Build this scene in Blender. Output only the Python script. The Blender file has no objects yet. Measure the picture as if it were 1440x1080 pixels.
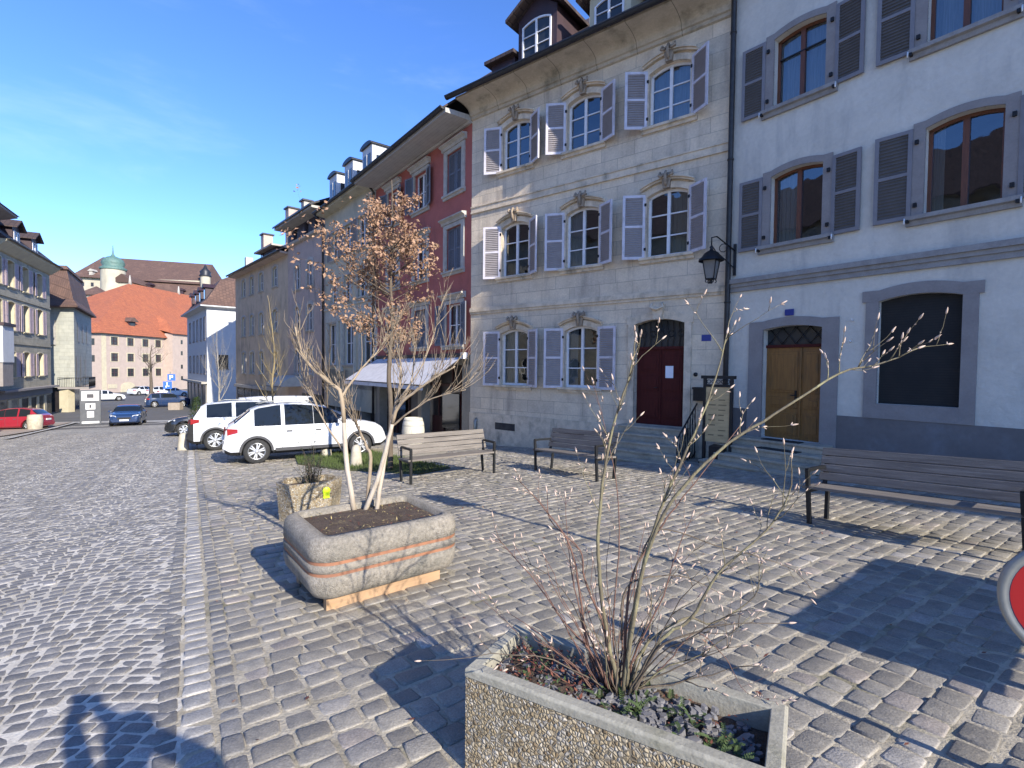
import bpy, math, random
import numpy as np
from mathutils import Vector, Matrix
rnd = random.Random(7)
sc = bpy.context.scene
COL = sc.collection
R = math.radians

# ------------------------------------------------------------------ camera
cam_d = bpy.data.cameras.new("camera"); cam = bpy.data.objects.new("camera", cam_d); COL.objects.link(cam)
sc.camera = cam
cam_d.sensor_fit = 'HORIZONTAL'; cam_d.sensor_width = 36.0; cam_d.lens = 712 / 1440 * 36.0
cam_d.clip_start = 0.05; cam_d.clip_end = 3000
P_, R_ = R(1.77), R(0.6)
F = Vector((0, math.cos(P_), -math.sin(P_))); U0 = Vector((0, math.sin(P_), math.cos(P_))); X0 = Vector((1, 0, 0))
rr = X0 * math.cos(R_) + U0 * math.sin(R_); uu = U0 * math.cos(R_) - X0 * math.sin(R_)
cm = Matrix((rr, uu, -F)).transposed().to_4x4(); cm.translation = Vector((0, 0, 1.65))
cam.matrix_world = cm

# ------------------------------------------------------------------ light
SUN_AZ = 140.3; SUN_EL = 27.0
w = bpy.data.worlds.new("World"); sc.world = w; w.use_nodes = True
wn, wl = w.node_tree.nodes, w.node_tree.links
sky = wn.new('ShaderNodeTexSky'); sky.sky_type = 'NISHITA'; sky.sun_disc = False
sky.sun_elevation = R(SUN_EL); sky.sun_rotation = R(SUN_AZ)
sky.altitude = 600; sky.air_density = 1.0; sky.dust_density = 0.1; sky.ozone_density = 2.5
tint = wn.new('ShaderNodeMix'); tint.data_type = 'RGBA'; tint.blend_type = 'MULTIPLY'; tint.inputs[0].default_value = 1; tint.inputs[7].default_value = (.67, .72, .96, 1)
wl.new(sky.outputs[0], tint.inputs[6])
# thin high cirrus in the sky
stc = wn.new('ShaderNodeTexCoord'); smp = wn.new('ShaderNodeMapping'); smp.inputs['Scale'].default_value = (1.2, 1.2, 5.0); smp.inputs['Rotation'].default_value = (0.25, 0.1, .6)
wl.new(stc.outputs['Generated'], smp.inputs[0]); sno = wn.new('ShaderNodeTexNoise'); sno.inputs['Scale'].default_value = 2.2; sno.inputs['Detail'].default_value = 7; sno.inputs['Roughness'].default_value = .6; sno.inputs['Distortion'].default_value = .4
wl.new(smp.outputs[0], sno.inputs['Vector']); smr = wn.new('ShaderNodeMapRange'); smr.interpolation_type = 'SMOOTHSTEP'; smr.inputs[1].default_value = .50; smr.inputs[2].default_value = .85; smr.inputs[4].default_value = .14
wl.new(sno.outputs[0], smr.inputs[0]); cir = wn.new('ShaderNodeMix'); cir.data_type = 'RGBA'; cir.inputs[7].default_value = (4.2, 4.7, 5.6, 1)
wl.new(smr.outputs[0], cir.inputs[0]); wl.new(tint.outputs[2], cir.inputs[6])
hsv = wn.new('ShaderNodeHueSaturation'); hsv.inputs['Saturation'].default_value = 1.10; hsv.inputs['Value'].default_value = .97; wl.new(cir.outputs[2], hsv.inputs['Color']); wl.new(hsv.outputs[0], wn['Background'].inputs[0]); wn['Background'].inputs[1].default_value = 0.15
sd = bpy.data.lights.new("sun", 'SUN'); sd.energy = 3.5; sd.angle = R(0.53); sd.color = (1.0, 0.93, 0.81)
so = bpy.data.objects.new("sun", sd); COL.objects.link(so)
SV = Vector((math.sin(R(SUN_AZ)) * math.cos(R(SUN_EL)), math.cos(R(SUN_AZ)) * math.cos(R(SUN_EL)), math.sin(R(SUN_EL))))
so.rotation_euler = SV.to_track_quat('Z', 'Y').to_euler()
sc.view_settings.view_transform = 'Standard'; sc.view_settings.look = 'None'
sc.view_settings.exposure = 1.25; sc.view_settings.gamma = 1.0
sc.cycles.max_bounces = 6; sc.cycles.transparent_max_bounces = 12

# ------------------------------------------------------------------ terrain height
def gz(x, y):
    s = -0.566 * x + 0.824 * y
    s = max(s, -25)
    if s < 42: return -0.06 * s
    t = s - 42
    return -2.52 - 0.72 * (1 - math.exp(-t / 12.0))

# ------------------------------------------------------------------ materials
MATS = {}
def mk(name, c, c2=None, sc_=6, rough=0.8, bump=0.0, bsc=None, stretch=(1, 1, 1), metal=0.0, stain=None, stsc=1.2, ststretch=(1, 1, .35), spec=0.5, coat=0.0, brick=None, lo=.35, hi=.7, attr=None, fine=0.0):
    """rough weathered surface: base colour, second colour through noise, optional stain layer, optional masonry joints"""
    if name in MATS: return MATS[name]
    m = bpy.data.materials.new(name); m.use_nodes = True; MATS[name] = m
    nt = m.node_tree; N, Lk = nt.nodes, nt.links; b = N['Principled BSDF']
    b.inputs['Roughness'].default_value = rough; b.inputs['Metallic'].default_value = metal
    b.inputs['Specular IOR Level'].default_value = spec
    if coat: b.inputs['Coat Weight'].default_value = coat; b.inputs['Coat Roughness'].default_value = .05
    tc = N.new('ShaderNodeTexCoord')
    def noise(s, st, det=6):
        mp = N.new('ShaderNodeMapping'); mp.inputs['Scale'].default_value = st
        Lk.new(tc.outputs['Object'], mp.inputs[0]); n = N.new('ShaderNodeTexNoise')
        n.inputs['Scale'].default_value = s; n.inputs['Detail'].default_value = det; n.inputs['Roughness'].default_value = .62
        Lk.new(mp.outputs[0], n.inputs['Vector']); return n.outputs[0]
    def ramp(src, lo_, hi_):
        r = N.new('ShaderNodeMapRange'); r.inputs[1].default_value = lo_; r.inputs[2].default_value = hi_
        r.interpolation_type = 'SMOOTHSTEP'
        Lk.new(src, r.inputs[0]); return r.outputs[0]
    def mix(f, a, bb, mode='MIX'):
        x = N.new('ShaderNodeMix'); x.data_type = 'RGBA'; x.blend_type = mode
        if isinstance(f, float): x.inputs[0].default_value = f
        else: Lk.new(f, x.inputs[0])
        for sock, v in ((6, a), (7, bb)):
            if isinstance(v, tuple): x.inputs[sock].default_value = (*v, 1)
            else: Lk.new(v, x.inputs[sock])
        return x.outputs[2]
    col = None
    if attr:
        a = N.new('ShaderNodeAttribute'); a.attribute_name = attr; col = a.outputs['Color']
        if c2: col = mix(ramp(noise(sc_, stretch), lo, hi), col, mix(.5, col, c2))
    elif c2: col = mix(ramp(noise(sc_, stretch), lo, hi), c, c2)
    if stain: col = mix(ramp(noise(stsc, ststretch), .5, .78), col if col else c, stain)
    if fine:
        f = N.new('ShaderNodeMapRange'); Lk.new(noise(sc_ * 9, stretch, 3), f.inputs[0])
        f.inputs[1].default_value = .3; f.inputs[2].default_value = .7; f.inputs[3].default_value = 1 - fine; f.inputs[4].default_value = 1 + fine
        cc = N.new('ShaderNodeCombineColor')
        for i in range(3): Lk.new(f.outputs[0], cc.inputs[i])
        col = mix(1.0, col if col else c, cc.outputs[0], 'MULTIPLY')
    hgt = noise(bsc or sc_ * 3, stretch) if bump else None
    if brick:
        bw, bh, jc, jw, plane, amt = brick
        sx = N.new('ShaderNodeSeparateXYZ'); Lk.new(tc.outputs['Object'], sx.inputs[0])
        cx = N.new('ShaderNodeCombineXYZ')
        Lk.new(sx.outputs[0], cx.inputs[0]); Lk.new(sx.outputs[2 if plane == 'xz' else 1], cx.inputs[1])
        bt = N.new('ShaderNodeTexBrick'); Lk.new(cx.outputs[0], bt.inputs['Vector'])
        bt.inputs['Scale'].default_value = 1; bt.inputs['Brick Width'].default_value = bw; bt.inputs['Row Height'].default_value = bh
        bt.inputs['Mortar Size'].default_value = jw; bt.inputs['Mortar Smooth'].default_value = .3; bt.inputs['Bias'].default_value = 0
        bt.inputs['Color1'].default_value = (1.12, 1.1, 1.06, 1); bt.inputs['Color2'].default_value = (.84, .85, .87, 1); bt.inputs['Mortar'].default_value = (1, 1, 1, 1)
        col = mix(amt, col if col else c, mix(1.0, col if col else c, bt.outputs[0], 'MULTIPLY'))
        g = N.new('ShaderNodeMath'); g.operation = 'MULTIPLY'; g.inputs[1].default_value = .8; Lk.new(bt.outputs[1], g.inputs[0])
        col = mix(g.outputs[0], col, jc)
        if not bump: bump = .15
        hm = N.new('ShaderNodeMath'); hm.operation = 'MULTIPLY_ADD'; hm.inputs[1].default_value = -1.5
        Lk.new(bt.outputs[1], hm.inputs[0])
        if hgt: Lk.new(hgt, hm.inputs[2])
        hgt = hm.outputs[0]
    if col is None: b.inputs['Base Color'].default_value = (*c, 1)
    else: Lk.new(col, b.inputs['Base Color'])
    if bump and hgt:
        bp = N.new('ShaderNodeBump'); bp.inputs['Strength'].default_value = bump; bp.inputs['Distance'].default_value = .02
        Lk.new(hgt, bp.inputs['Height']); Lk.new(bp.outputs[0], b.inputs['Normal'])
    return m

def glass(name, see=.55, tint=(.55, .6, .62)):
    m = bpy.data.materials.new(name); m.use_nodes = True; nt = m.node_tree; N, Lk = nt.nodes, nt.links
    N.remove(N['Principled BSDF']); out = N['Material Output']
    t = N.new('ShaderNodeBsdfTransparent'); t.inputs[0].default_value = (*tint, 1)
    g = N.new('ShaderNodeBsdfGlossy'); g.inputs['Roughness'].default_value = .015; g.inputs[0].default_value = (.9, .95, 1, 1)
    tc = N.new('ShaderNodeTexCoord'); n = N.new('ShaderNodeTexNoise'); n.inputs['Scale'].default_value = 1.3; Lk.new(tc.outputs['Object'], n.inputs[0])
    bp = N.new('ShaderNodeBump'); bp.inputs['Strength'].default_value = .08; bp.inputs['Distance'].default_value = .1; Lk.new(n.outputs[0], bp.inputs['Height']); Lk.new(bp.outputs[0], g.inputs['Normal'])
    f = N.new('ShaderNodeFresnel'); f.inputs[0].default_value = 1.5
    ad = N.new('ShaderNodeMath'); ad.operation = 'MULTIPLY_ADD'; ad.inputs[1].default_value = 1.6; ad.inputs[2].default_value = 1 - see - .35; Lk.new(f.outputs[0], ad.inputs[0]); ad.use_clamp = True
    mx = N.new('ShaderNodeMixShader'); Lk.new(ad.outputs[0], mx.inputs[0]); Lk.new(t.outputs[0], mx.inputs[1]); Lk.new(g.outputs[0], mx.inputs[2])
    Lk.new(mx.outputs[0], out.inputs[0]); MATS[name] = m; return m

GL = glass('window_glass')
GLF = mk('far_glass', (.03, .035, .04), rough=.08)
CARG = mk('car_glass', (.012, .016, .02), rough=.03)
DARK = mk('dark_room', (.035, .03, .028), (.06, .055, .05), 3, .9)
LIME = mk('limestone', (.70, .585, .44), (.59, .485, .36), 2.2, .85, .5, 14, stain=(.37, .305, .24), stsc=1.5, ststretch=(1.3, 1, .22), brick=(.95, .36, (.33, .28, .22), .006, 'xz', .8), fine=.1)
LIMET = mk('limestone_trim', (.70, .58, .43), (.50, .41, .30), 4, .8, .3, 20, stain=(.22, .195, .155), stsc=2.5, ststretch=(1, 1, .4), fine=.08)
CORN = mk('cornice_stone', (.52, .445, .34), (.42, .355, .27), 2.5, .85, .25, 20, stain=(.18, .165, .12), stsc=1.6, ststretch=(1, 1, 1), brick=(1.15, 9.0, (.12, .11, .09), .01, 'xz', .3), fine=.08)
WHITE = mk('white_plaster', (.64, .60, .52), (.56, .525, .455), 1.3, .9, 1.0, 7, stain=(.42, .405, .37), stsc=1.3, ststretch=(1.6, 1, .3), fine=.05)
GTRIM = mk('grey_stone_trim', (.275, .25, .235), (.235, .21, .20), 3, .8, .15, 18, fine=.06)
SILLG = mk('grey_sill_stone', (.31, .295, .28), (.24, .225, .215), 5, .85, .2, 18, fine=.08)
GPL = mk('grey_plinth_paint', (.17, .155, .15), (.14, .128, .122), 1.5, .85, .12, 12, stain=(.20, .20, .21), stsc=2.2, ststretch=(1, 1, .6), fine=.05)
REDW = mk('red_plaster', (.42, .125, .10), (.36, .105, .085), 1.6, .9, .2, 22, stain=(.23, .08, .07), stsc=1.2, fine=.06)
PALE = mk('pale_stone', (.46, .43, .38), (.36, .335, .29), 5, .8, .2, 20, stain=(.28, .26, .22), fine=.07)
GREENW = mk('greenish_plaster', (.52, .48, .36), (.44, .405, .305), 1.8, .9, .25, 16, stain=(.23, .22, .18), fine=.07)
BROWNW = mk('mauve_grey_plaster', (.50, .39, .325), (.43, .335, .28), 1.6, .9, .2, 16, stain=(.17, .15, .14), fine=.07)
ATTIC = mk('attic_slate_cladding', (.052, .048, .07), (.04, .037, .055), 3, .7, .2)
BEIGE = mk('beige_grey_plaster', (.60, .47, .32), (.50, .39, .265), 1.4, .9, .3, 14, stain=(.19, .165, .13), fine=.07)
CARV = mk('weathered_carving', (.36, .28, .20), (.23, .18, .13), 9, .85, .4, 40)
PWHITE = mk('white_render', (.60, .61, .62), (.54, .55, .56), 2, .9, .15, stain=(.56, .57, .57))
PINKW = mk('pale_pink_render', (.46, .365, .30), (.41, .325, .27), 1.5, .9, .12, 12, stain=(.37, .30, .25))
CREAMW = mk('pale_yellow_render', (.54, .48, .33), (.47, .41, .28), 2, .9, .15, stain=(.45, .4, .3))
STONE3 = mk('old_ashlar', (.40, .36, .275), (.33, .30, .225), 2.4, .9, .3, 12, stain=(.21, .195, .155), brick=(.8, .34, (.21, .2, .165), .01, 'xz', .7))
TILEO = mk('orange_roof_tiles', (.42, .135, .06), (.33, .10, .05), 1.8, .85, .5, 30, stain=(.27, .10, .06), stsc=.35, ststretch=(1, 1, 1), brick=(.2, .3, (.2, .06, .03), .02, 'xy', .8))
TILEB = mk('brown_roof_tiles', (.14, .082, .062), (.10, .06, .048), 1.5, .85, .5, 30, stain=(.20, .12, .09), stsc=.4, ststretch=(1, 1, 1), brick=(.2, .3, (.07, .04, .03), .02, 'xy', .8))
TILED = mk('dark_roof_tiles', (.075, .05, .045), (.05, .035, .033), 3, .8, .5, 30, brick=(.2, .3, (.03, .02, .02), .02, 'xy', .8))
DWOOD = mk('dark_painted_wood', (.05, .027, .032), (.035, .02, .026), 4, .6, .1)
GUT = mk('dark_gutter_metal', (.022, .025, .032), (.035, .036, .04), 6, .45, metal=.3)
PIPE = mk('dark_downpipe', (.03, .028, .028), (.05, .045, .042), 6, .5, metal=.3)
SOFF = mk('grey_painted_soffit', (.42, .40, .37), (.36, .34, .32), 3, .8, .1, brick=(9.0, .13, (.16, .16, .165), .004, 'xy', .2))
WFR = mk('white_window_paint', (.72, .71, .72), (.64, .63, .63), 8, .5)
BFR = mk('brown_window_wood', (.15, .052, .022), (.105, .036, .017), 7, .45, .1, 30, stretch=(6, 6, .6))
SHW = mk('lilac_white_shutter_paint', (.62, .58, .62), (.54, .51, .55), 6, .5, stain=(.40, .37, .37), stsc=5, ststretch=(1, 1, .5))
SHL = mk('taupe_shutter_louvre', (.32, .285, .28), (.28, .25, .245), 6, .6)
SHG = mk('blue_grey_shutter_paint', (.21, .20, .21), (.185, .175, .185), 5, .55)
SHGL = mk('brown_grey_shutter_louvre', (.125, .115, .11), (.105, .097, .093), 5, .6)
SHB = mk('grey_blue_shutter', (.145, .155, .185), (.125, .135, .165), 5, .6)
SHP = mk('pink_shutter', (.42, .33, .345), (.37, .29, .305), 5, .6)
IRON = mk('black_iron', (.014, .014, .016), (.022, .02, .02), 12, .45, .1, metal=.4)
STEEL = mk('dark_bench_steel', (.02, .022, .024), (.03, .03, .032), 10, .4, metal=.5)
BWOOD = mk('weathered_bench_wood', (.19, .165, .14), (.125, .108, .093), 3, .75, .3, 20, stretch=(.6, 9, 9), stain=(.28, .25, .22), stsc=4, ststretch=(.5, 8, 8), fine=.12)
LUMB = mk('sawn_lumber', (.42, .27, .155), (.33, .21, .12), 3, .75, .2, 20, stretch=(.8, 8, 8), stain=(.38, .23, .11), stsc=5, ststretch=(1, 3, 3))
SOIL = mk('dry_soil', (.09, .062, .044), (.065, .043, .03), 12, .95, 1.0, 45, stain=(.17, .125, .075), stsc=7, ststretch=(1, 1, 1), fine=.25)
CONC = mk('granite_concrete', (.36, .32, .265), (.26, .235, .195), 5, .9, 1.0, 110, stain=(.17, .165, .14), stsc=2, ststretch=(1, 1, 1), fine=.28)
REDB = mk('orange_brown_band', (.33, .15, .08), (.24, .11, .065), 8, .7)
MAROON = mk('maroon_door', (.075, .012, .010), (.058, .009, .008), 4, .6, .06, 20, stretch=(4, 4, .7), spec=.2)
OAK = mk('golden_oak_door', (.27, .125, .03), (.19, .085, .022), 5, .5, .12, 20, stretch=(6, 6, .5), stain=(.125, .075, .03), stsc=2.4, ststretch=(1, 1, .5))
STEP = mk('worn_step_stone', (.46, .39, .29), (.35, .295, .215), 4, .85, .3, 20, stain=(.19, .175, .14), stsc=3, ststretch=(1, 1, 1), fine=.1)
BLUEP = mk('blue_enamel', (.02, .04, .22), rough=.3)
PAPER = mk('white_paper', (.75, .76, .8), rough=.7)
BLACK = mk('black_rubber', (.018, .018, .018), (.028, .028, .028), 12, .8)
FROST = mk('lantern_glass', (.20, .195, .185), (.16, .155, .15), 5, .15)
BARK = mk('grey_brown_bark', (.135, .105, .075), (.085, .065, .048), 14, .9, .5, 40, stretch=(1, 1, .3))
BARKW = mk('white_painted_bark', (.50, .43, .35), (.33, .27, .20), 9, .85, .4, 40, stretch=(1, 1, .25), stain=(.27, .2, .14), stsc=6, ststretch=(1, 1, .5))
BARKL = mk('light_tan_bark', (.36, .28, .19), (.23, .175, .12), 10, .85, .3, 40, stretch=(1, 1, .3))
BARKG = mk('olive_green_bark', (.17, .145, .085), (.095, .078, .055), 16, .8, .4, 60, stretch=(1, 1, .3), stain=(.31, .29, .15), stsc=9, ststretch=(1, 1, .6))
BARKR = mk('reddish_twig_bark', (.165, .085, .06), (.11, .06, .045), 20, .8, .2, 60)
BUD = mk('pale_pink_bud', (.55, .43, .35), (.42, .30, .23), 30, .7)
LEAFB = mk('dry_tan_leaf', (.37, .22, .135), (.23, .13, .08), 9, .7, lo=.4, hi=.6, stain=(.52, .36, .24), stsc=5, ststretch=(1, 1, 1))
FERN = mk('fern_leaf', (.075, .115, .035), (.045, .075, .022), 14, .7)
DLEAF = mk('dark_green_leaf', (.045, .06, .025), (.02, .035, .014), 10, .7)
LITTER = mk('reddish_leaf_litter', (.21, .07, .04), (.12, .04, .028), 25, .8)
SLATE = mk('slate_chip', (.185, .18, .185), (.11, .107, .11), 9, .6, .2, 40, stain=(.33, .32, .33), stsc=9, ststretch=(1, 1, 1))
GRASSM = mk('spring_grass', (.075, .11, .025), (.05, .07, .02), 5, .8)
GROUNDG = mk('mossy_earth', (.09, .10, .035), (.06, .055, .03), 6, .95, .5)
CBO = mk('cobble_stone', (.2, .2, .2), (.10, .10, .10), 11, .62, .35, 95, attr='stone', lo=.3, hi=.8, fine=.26)
SAND = mk('joint_sand', (.46, .405, .31), (.30, .26, .19), 5, .95, .6, 60, stain=(.15, .14, .07), stsc=1.7, ststretch=(1, 1, 1), fine=.15)
ASPH = mk('old_asphalt', (.115, .112, .11), (.09, .088, .086), 2, .9, .2, 60, stain=(.145, .14, .135), stsc=.5, ststretch=(1, 1, 1))
KSTONE = mk('pale_granite_band', (.47, .455, .43), (.37, .36, .335), 6, .8, .3, 40, stain=(.27, .26, .24), stsc=5, ststretch=(1, 1, 1), fine=.12)
TERR = mk('pale_terrace_paving', (.36, .30, .25), (.30, .255, .21), 4, .85, .2)
RED = mk('sign_red', (.55, .02, .02), rough=.35)
SIGNW = mk('sign_white', (.75, .75, .75), rough=.4)
RIM = mk('galvanised_rim', (.36, .36, .33), (.29, .29, .265), 8, .5, metal=.5)
SBLUE = mk('sign_blue', (.02, .12, .62), rough=.4)
AWN = mk('awning_canvas', (.60, .59, .61), (.52, .51, .53), 4, .8, .1, stain=(.45, .44, .46), stsc=3)
AWNC = mk('cream_canvas', (.55, .52, .45), (.46, .43, .37), 4, .8)
COPPER = mk('green_copper', (.11, .20, .17), (.07, .13, .115), 2, .6)
CAST = mk('castle_cream_render', (.47, .43, .33), (.41, .37, .28), .5, .9, .1, stain=(.33, .30, .23), stsc=.3)
SHOPD = mk('dark_shopfront', (.018, .015, .017), (.03, .025, .025), 2, .35)
PILB = mk('beige_shop_pillar', (.30, .275, .235), (.25, .23, .195), 3, .85, .2, fine=.06)
FABRIC = mk('net_curtain', (.55, .55, .54), (.42, .42, .41), 9, .9, stretch=(8, 8, .3))
FABB = mk('beige_roller_blind', (.42, .385, .31), (.38, .35, .28), 3, .9)
SCREEN = mk('dark_roller_screen', (.012, .012, .012), (.018, .017, .016), 3, .8, brick=(20.0, .045, (.006, .006, .006), .004, 'xz', .2))
TAG = mk('yellow_plastic_tag', (.62, .80, .02), rough=.4)
OLIVE = mk('weathered_notice_wood', (.58, .40, .20), (.47, .32, .155), 3, .8, .15, 30, stretch=(1, 1, 5), stain=(.24, .19, .11))

# ------------------------------------------------------------------ mesh builder
class MB:
    def __init__(s): s.v = []; s.f = []; s.m = []; s.sm = []
    def add(s, vs, fs, m=0, sm=False):
        o = len(s.v); s.v += [tuple(v) for v in vs]
        for f in fs: s.f.append(tuple(i + o for i in f)); s.m.append(m); s.sm.append(sm)
        return s
    def box(s, x0, x1, y0, y1, z0, z1, m=0):
        if x0 > x1: x0, x1 = x1, x0
        if y0 > y1: y0, y1 = y1, y0
        if z0 > z1: z0, z1 = z1, z0
        return s.add([(x0,y0,z0),(x1,y0,z0),(x1,y1,z0),(x0,y1,z0),(x0,y0,z1),(x1,y0,z1),(x1,y1,z1),(x0,y1,z1)],
              [(0,3,2,1),(4,5,6,7),(0,1,5,4),(1,2,6,5),(2,3,7,6),(3,0,4,7)], m)
    def obox(s, c, ax, ay, az, m=0):
        """box from a centre and three half-axis vectors"""
        c, ax, ay, az = map(Vector, (c, ax, ay, az)); vs = []
        for k in (-1, 1):
            for (i, j) in ((-1,-1),(1,-1),(1,1),(-1,1)): vs.append(c + ax*i + ay*j + az*k)
        return s.add(vs, [(0,3,2,1),(4,5,6,7),(0,1,5,4),(1,2,6,5),(2,3,7,6),(3,0,4,7)], m)
    def prism(s, poly, y0, y1, m=0, axis='y'):
        """polygon in x-z extruded along y (axis y), or in y-z extruded along x (axis x), or x-y along z"""
        n = len(poly)
        if axis == 'y': a = [(p[0], y0, p[1]) for p in poly]; b = [(p[0], y1, p[1]) for p in poly]
        elif axis == 'x': a = [(y0, p[0], p[1]) for p in poly]; b = [(y1, p[0], p[1]) for p in poly]
        else: a = [(p[0], p[1], y0) for p in poly]; b = [(p[0], p[1], y1) for p in poly]
        return s.add(a + b, [tuple(range(n)), tuple(range(2*n-1, n-1, -1))] + [(i, i+n, (i+1) % n + n, (i+1) % n) for i in range(n)], m)
    def tube(s, pts, rad, n=6, m=0, cap=True):
        pts = [Vector(p) for p in pts]
        if not isinstance(rad, (list, tuple)): rad = [rad] * len(pts)
        rings = []; up = None
        for i, p in enumerate(pts):
            d = (pts[min(i+1, len(pts)-1)] - pts[max(i-1, 0)])
            if d.length < 1e-7: d = Vector((0,0,1))
            d.normalize()
            if up is None: up = d.orthogonal().normalized()
            up = (up - d * up.dot(d)); up = up.normalized() if up.length > 1e-5 else d.orthogonal().normalized()
            q = d.cross(up)
            rings.append([p + (up * math.cos(2*math.pi*k/n) + q * math.sin(2*math.pi*k/n)) * rad[i] for k in range(n)])
        vs = [v for r in rings for v in r]; fs = []
        for i in range(len(pts)-1):
            for k in range(n): fs.append((i*n+k, i*n+(k+1) % n, (i+1)*n+(k+1) % n, (i+1)*n+k))
        if cap: fs.append(tuple(range(n-1, -1, -1))); fs.append(tuple((len(pts)-1)*n + k for k in range(n)))
        return s.add(vs, fs, m, True)
    def lathe(s, prof, c=(0,0,0), n=20, m=0, axis='z', sm=True):
        """profile list of (radius, height) turned about an axis through c"""
        vs = []; c = Vector(c)
        for (r, h) in prof:
            for k in range(n):
                a = 2*math.pi*k/n; x, y = r*math.cos(a), r*math.sin(a)
                vs.append(c + (Vector((x, y, h)) if axis == 'z' else Vector((x, h, y)) if axis == 'y' else Vector((h, x, y))))
        fs = []
        for i in range(len(prof)-1):
            for k in range(n): fs.append((i*n+k, i*n+(k+1) % n, (i+1)*n+(k+1) % n, (i+1)*n+k))
        return s.add(vs, fs, m, sm)
    def build(s, name, mats, parent=None, bevel=0, smooth_all=False, **props):
        me = bpy.data.meshes.new(name); me.from_pydata(s.v, [], s.f)
        if not isinstance(mats, (list, tuple)): mats = [mats]
        for x in mats: me.materials.append(x)
        me.polygons.foreach_set('material_index', s.m)
        me.polygons.foreach_set('use_smooth', [True]*len(s.f) if smooth_all else s.sm)
        me.update()
        o = bpy.data.objects.new(name, me); COL.objects.link(o)
        if parent: o.parent = parent
        if bevel:
            b = o.modifiers.new('bevel', 'BEVEL'); b.width = bevel; b.segments = 2; b.limit_method = 'ANGLE'; b.angle_limit = R(40)
        for k, v in props.items(): o[k] = v
        return o

def tag(o, label, cat, group=None):
    o['label'] = label; o['category'] = cat
    if group: o['group'] = group
    return o
def thing(name, loc, rz, label, cat, group=None):
    o = bpy.data.objects.new(name, None); o.empty_display_size = .2; COL.objects.link(o)
    o.location = loc; o.rotation_euler = (0, 0, rz); return tag(o, label, cat, group)
def struct(o): o['kind'] = 'structure'; return o
def copy_tree(o, parent=None):
    c = o.copy(); COL.objects.link(c); c.parent = parent
    for ch in o.children: copy_tree(ch, c)
    return c

# ================================================================== GROUND
SD = Vector((-.537, .843)); SP0 = Vector((-1.385, 2.215)); SN = Vector((.843, .537))     # the pale strip between road and square
def side(x, y): return (x - SP0.x) * SN.x + (y - SP0.y) * SN.y     # >0 square, <0 road
def sheet(name, xs, ys, off, mat, cond=None, hf=gz):
    mb = MB(); idx = {}
    for i, x in enumerate(xs):
        for j, y in enumerate(ys): mb.v.append((x, y, hf(x, y) + off)); idx[i, j] = len(mb.v) - 1
    for i in range(len(xs)-1):
        for j in range(len(ys)-1):
            cx, cy = (xs[i]+xs[i+1])/2, (ys[j]+ys[j+1])/2
            if cond and not cond(cx, cy): continue
            mb.f.append((idx[i,j], idx[i+1,j], idx[i+1,j+1], idx[i,j+1])); mb.m.append(0); mb.sm.append(True)
    return struct(mb.build(name, mat))
def rng(a, b, st): return [a + st*i for i in range(int(round((b-a)/st))+1)]

# far cobble shader for the base sheet
def cobble_far():
    m = bpy.data.materials.new('small_cobbles'); m.use_nodes = True; nt = m.node_tree; N, Lk = nt.nodes, nt.links; b = N['Principled BSDF']
    tc = N.new('ShaderNodeTexCoord'); v = N.new('ShaderNodeTexVoronoi'); v.inputs['Scale'].default_value = 7; Lk.new(tc.outputs['Object'], v.inputs[0])
    v2 = N.new('ShaderNodeTexVoronoi'); v2.feature = 'DISTANCE_TO_EDGE'; v2.inputs['Scale'].default_value = 7; Lk.new(tc.outputs['Object'], v2.inputs[0])
    n = N.new('ShaderNodeTexNoise'); n.inputs['Scale'].default_value = .35; n.inputs['Detail'].default_value = 5; Lk.new(tc.outputs['Object'], n.inputs[0])
    r = N.new('ShaderNodeMapRange'); r.inputs[1].default_value = 0.0; r.inputs[2].default_value = .07; Lk.new(v2.outputs[0], r.inputs[0])
    hs = N.new('ShaderNodeMapRange'); hs.inputs[3].default_value = .6; hs.inputs[4].default_value = 1.3
    sp = N.new('ShaderNodeSeparateColor'); Lk.new(v.outputs['Color'], sp.inputs[0]); Lk.new(sp.outputs[0], hs.inputs[0])
    mm = N.new('ShaderNodeMix'); mm.data_type = 'RGBA'; mm.inputs[6].default_value = (.25, .238, .215, 1); mm.inputs[7].default_value = (.32, .30, .26, 1)
    rr_ = N.new('ShaderNodeMapRange'); rr_.inputs[1].default_value = .4; rr_.inputs[2].default_value = .65; Lk.new(n.outputs[0], rr_.inputs[0]); Lk.new(rr_.outputs[0], mm.inputs[0])
    vs = N.new('ShaderNodeVectorMath'); vs.operation = 'SCALE'; Lk.new(mm.outputs[2], vs.inputs[0]); Lk.new(hs.outputs[0], vs.inputs['Scale'])
    m2 = N.new('ShaderNodeMix'); m2.data_type = 'RGBA'; m2.inputs[6].default_value = (.50, .465, .40, 1); Lk.new(r.outputs[0], m2.inputs[0]); Lk.new(vs.outputs[0], m2.inputs[7])
    Lk.new(m2.outputs[2], b.inputs['Base Color']); b.inputs['Roughness'].default_value = .75
    bp = N.new('ShaderNodeBump'); bp.inputs['Strength'].default_value = .5; bp.inputs['Distance'].default_value = .01; Lk.new(r.outputs[0], bp.inputs['Height']); Lk.new(bp.outputs[0], b.inputs['Normal'])
    return m
COBF = cobble_far()
sheet('ground', [-1500,-700,-300] + rng(-160, 60, 5) + [120, 400, 1000, 1500], [-800,-300,-100] + rng(-50, 150, 5) + [250, 500, 1000, 1800], -.004, ASPH)
sheet('cobbled_street', rng(-34, 24, 1), rng(-14, 41, 1), -.0, COBF, lambda x, y: -.566*x+.824*y < 47)
sheet('joint_bed', rng(-14, 10, .25), rng(0, 17, .25), .004, SAND, lambda x, y: side(x, y) > -.1)
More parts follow.
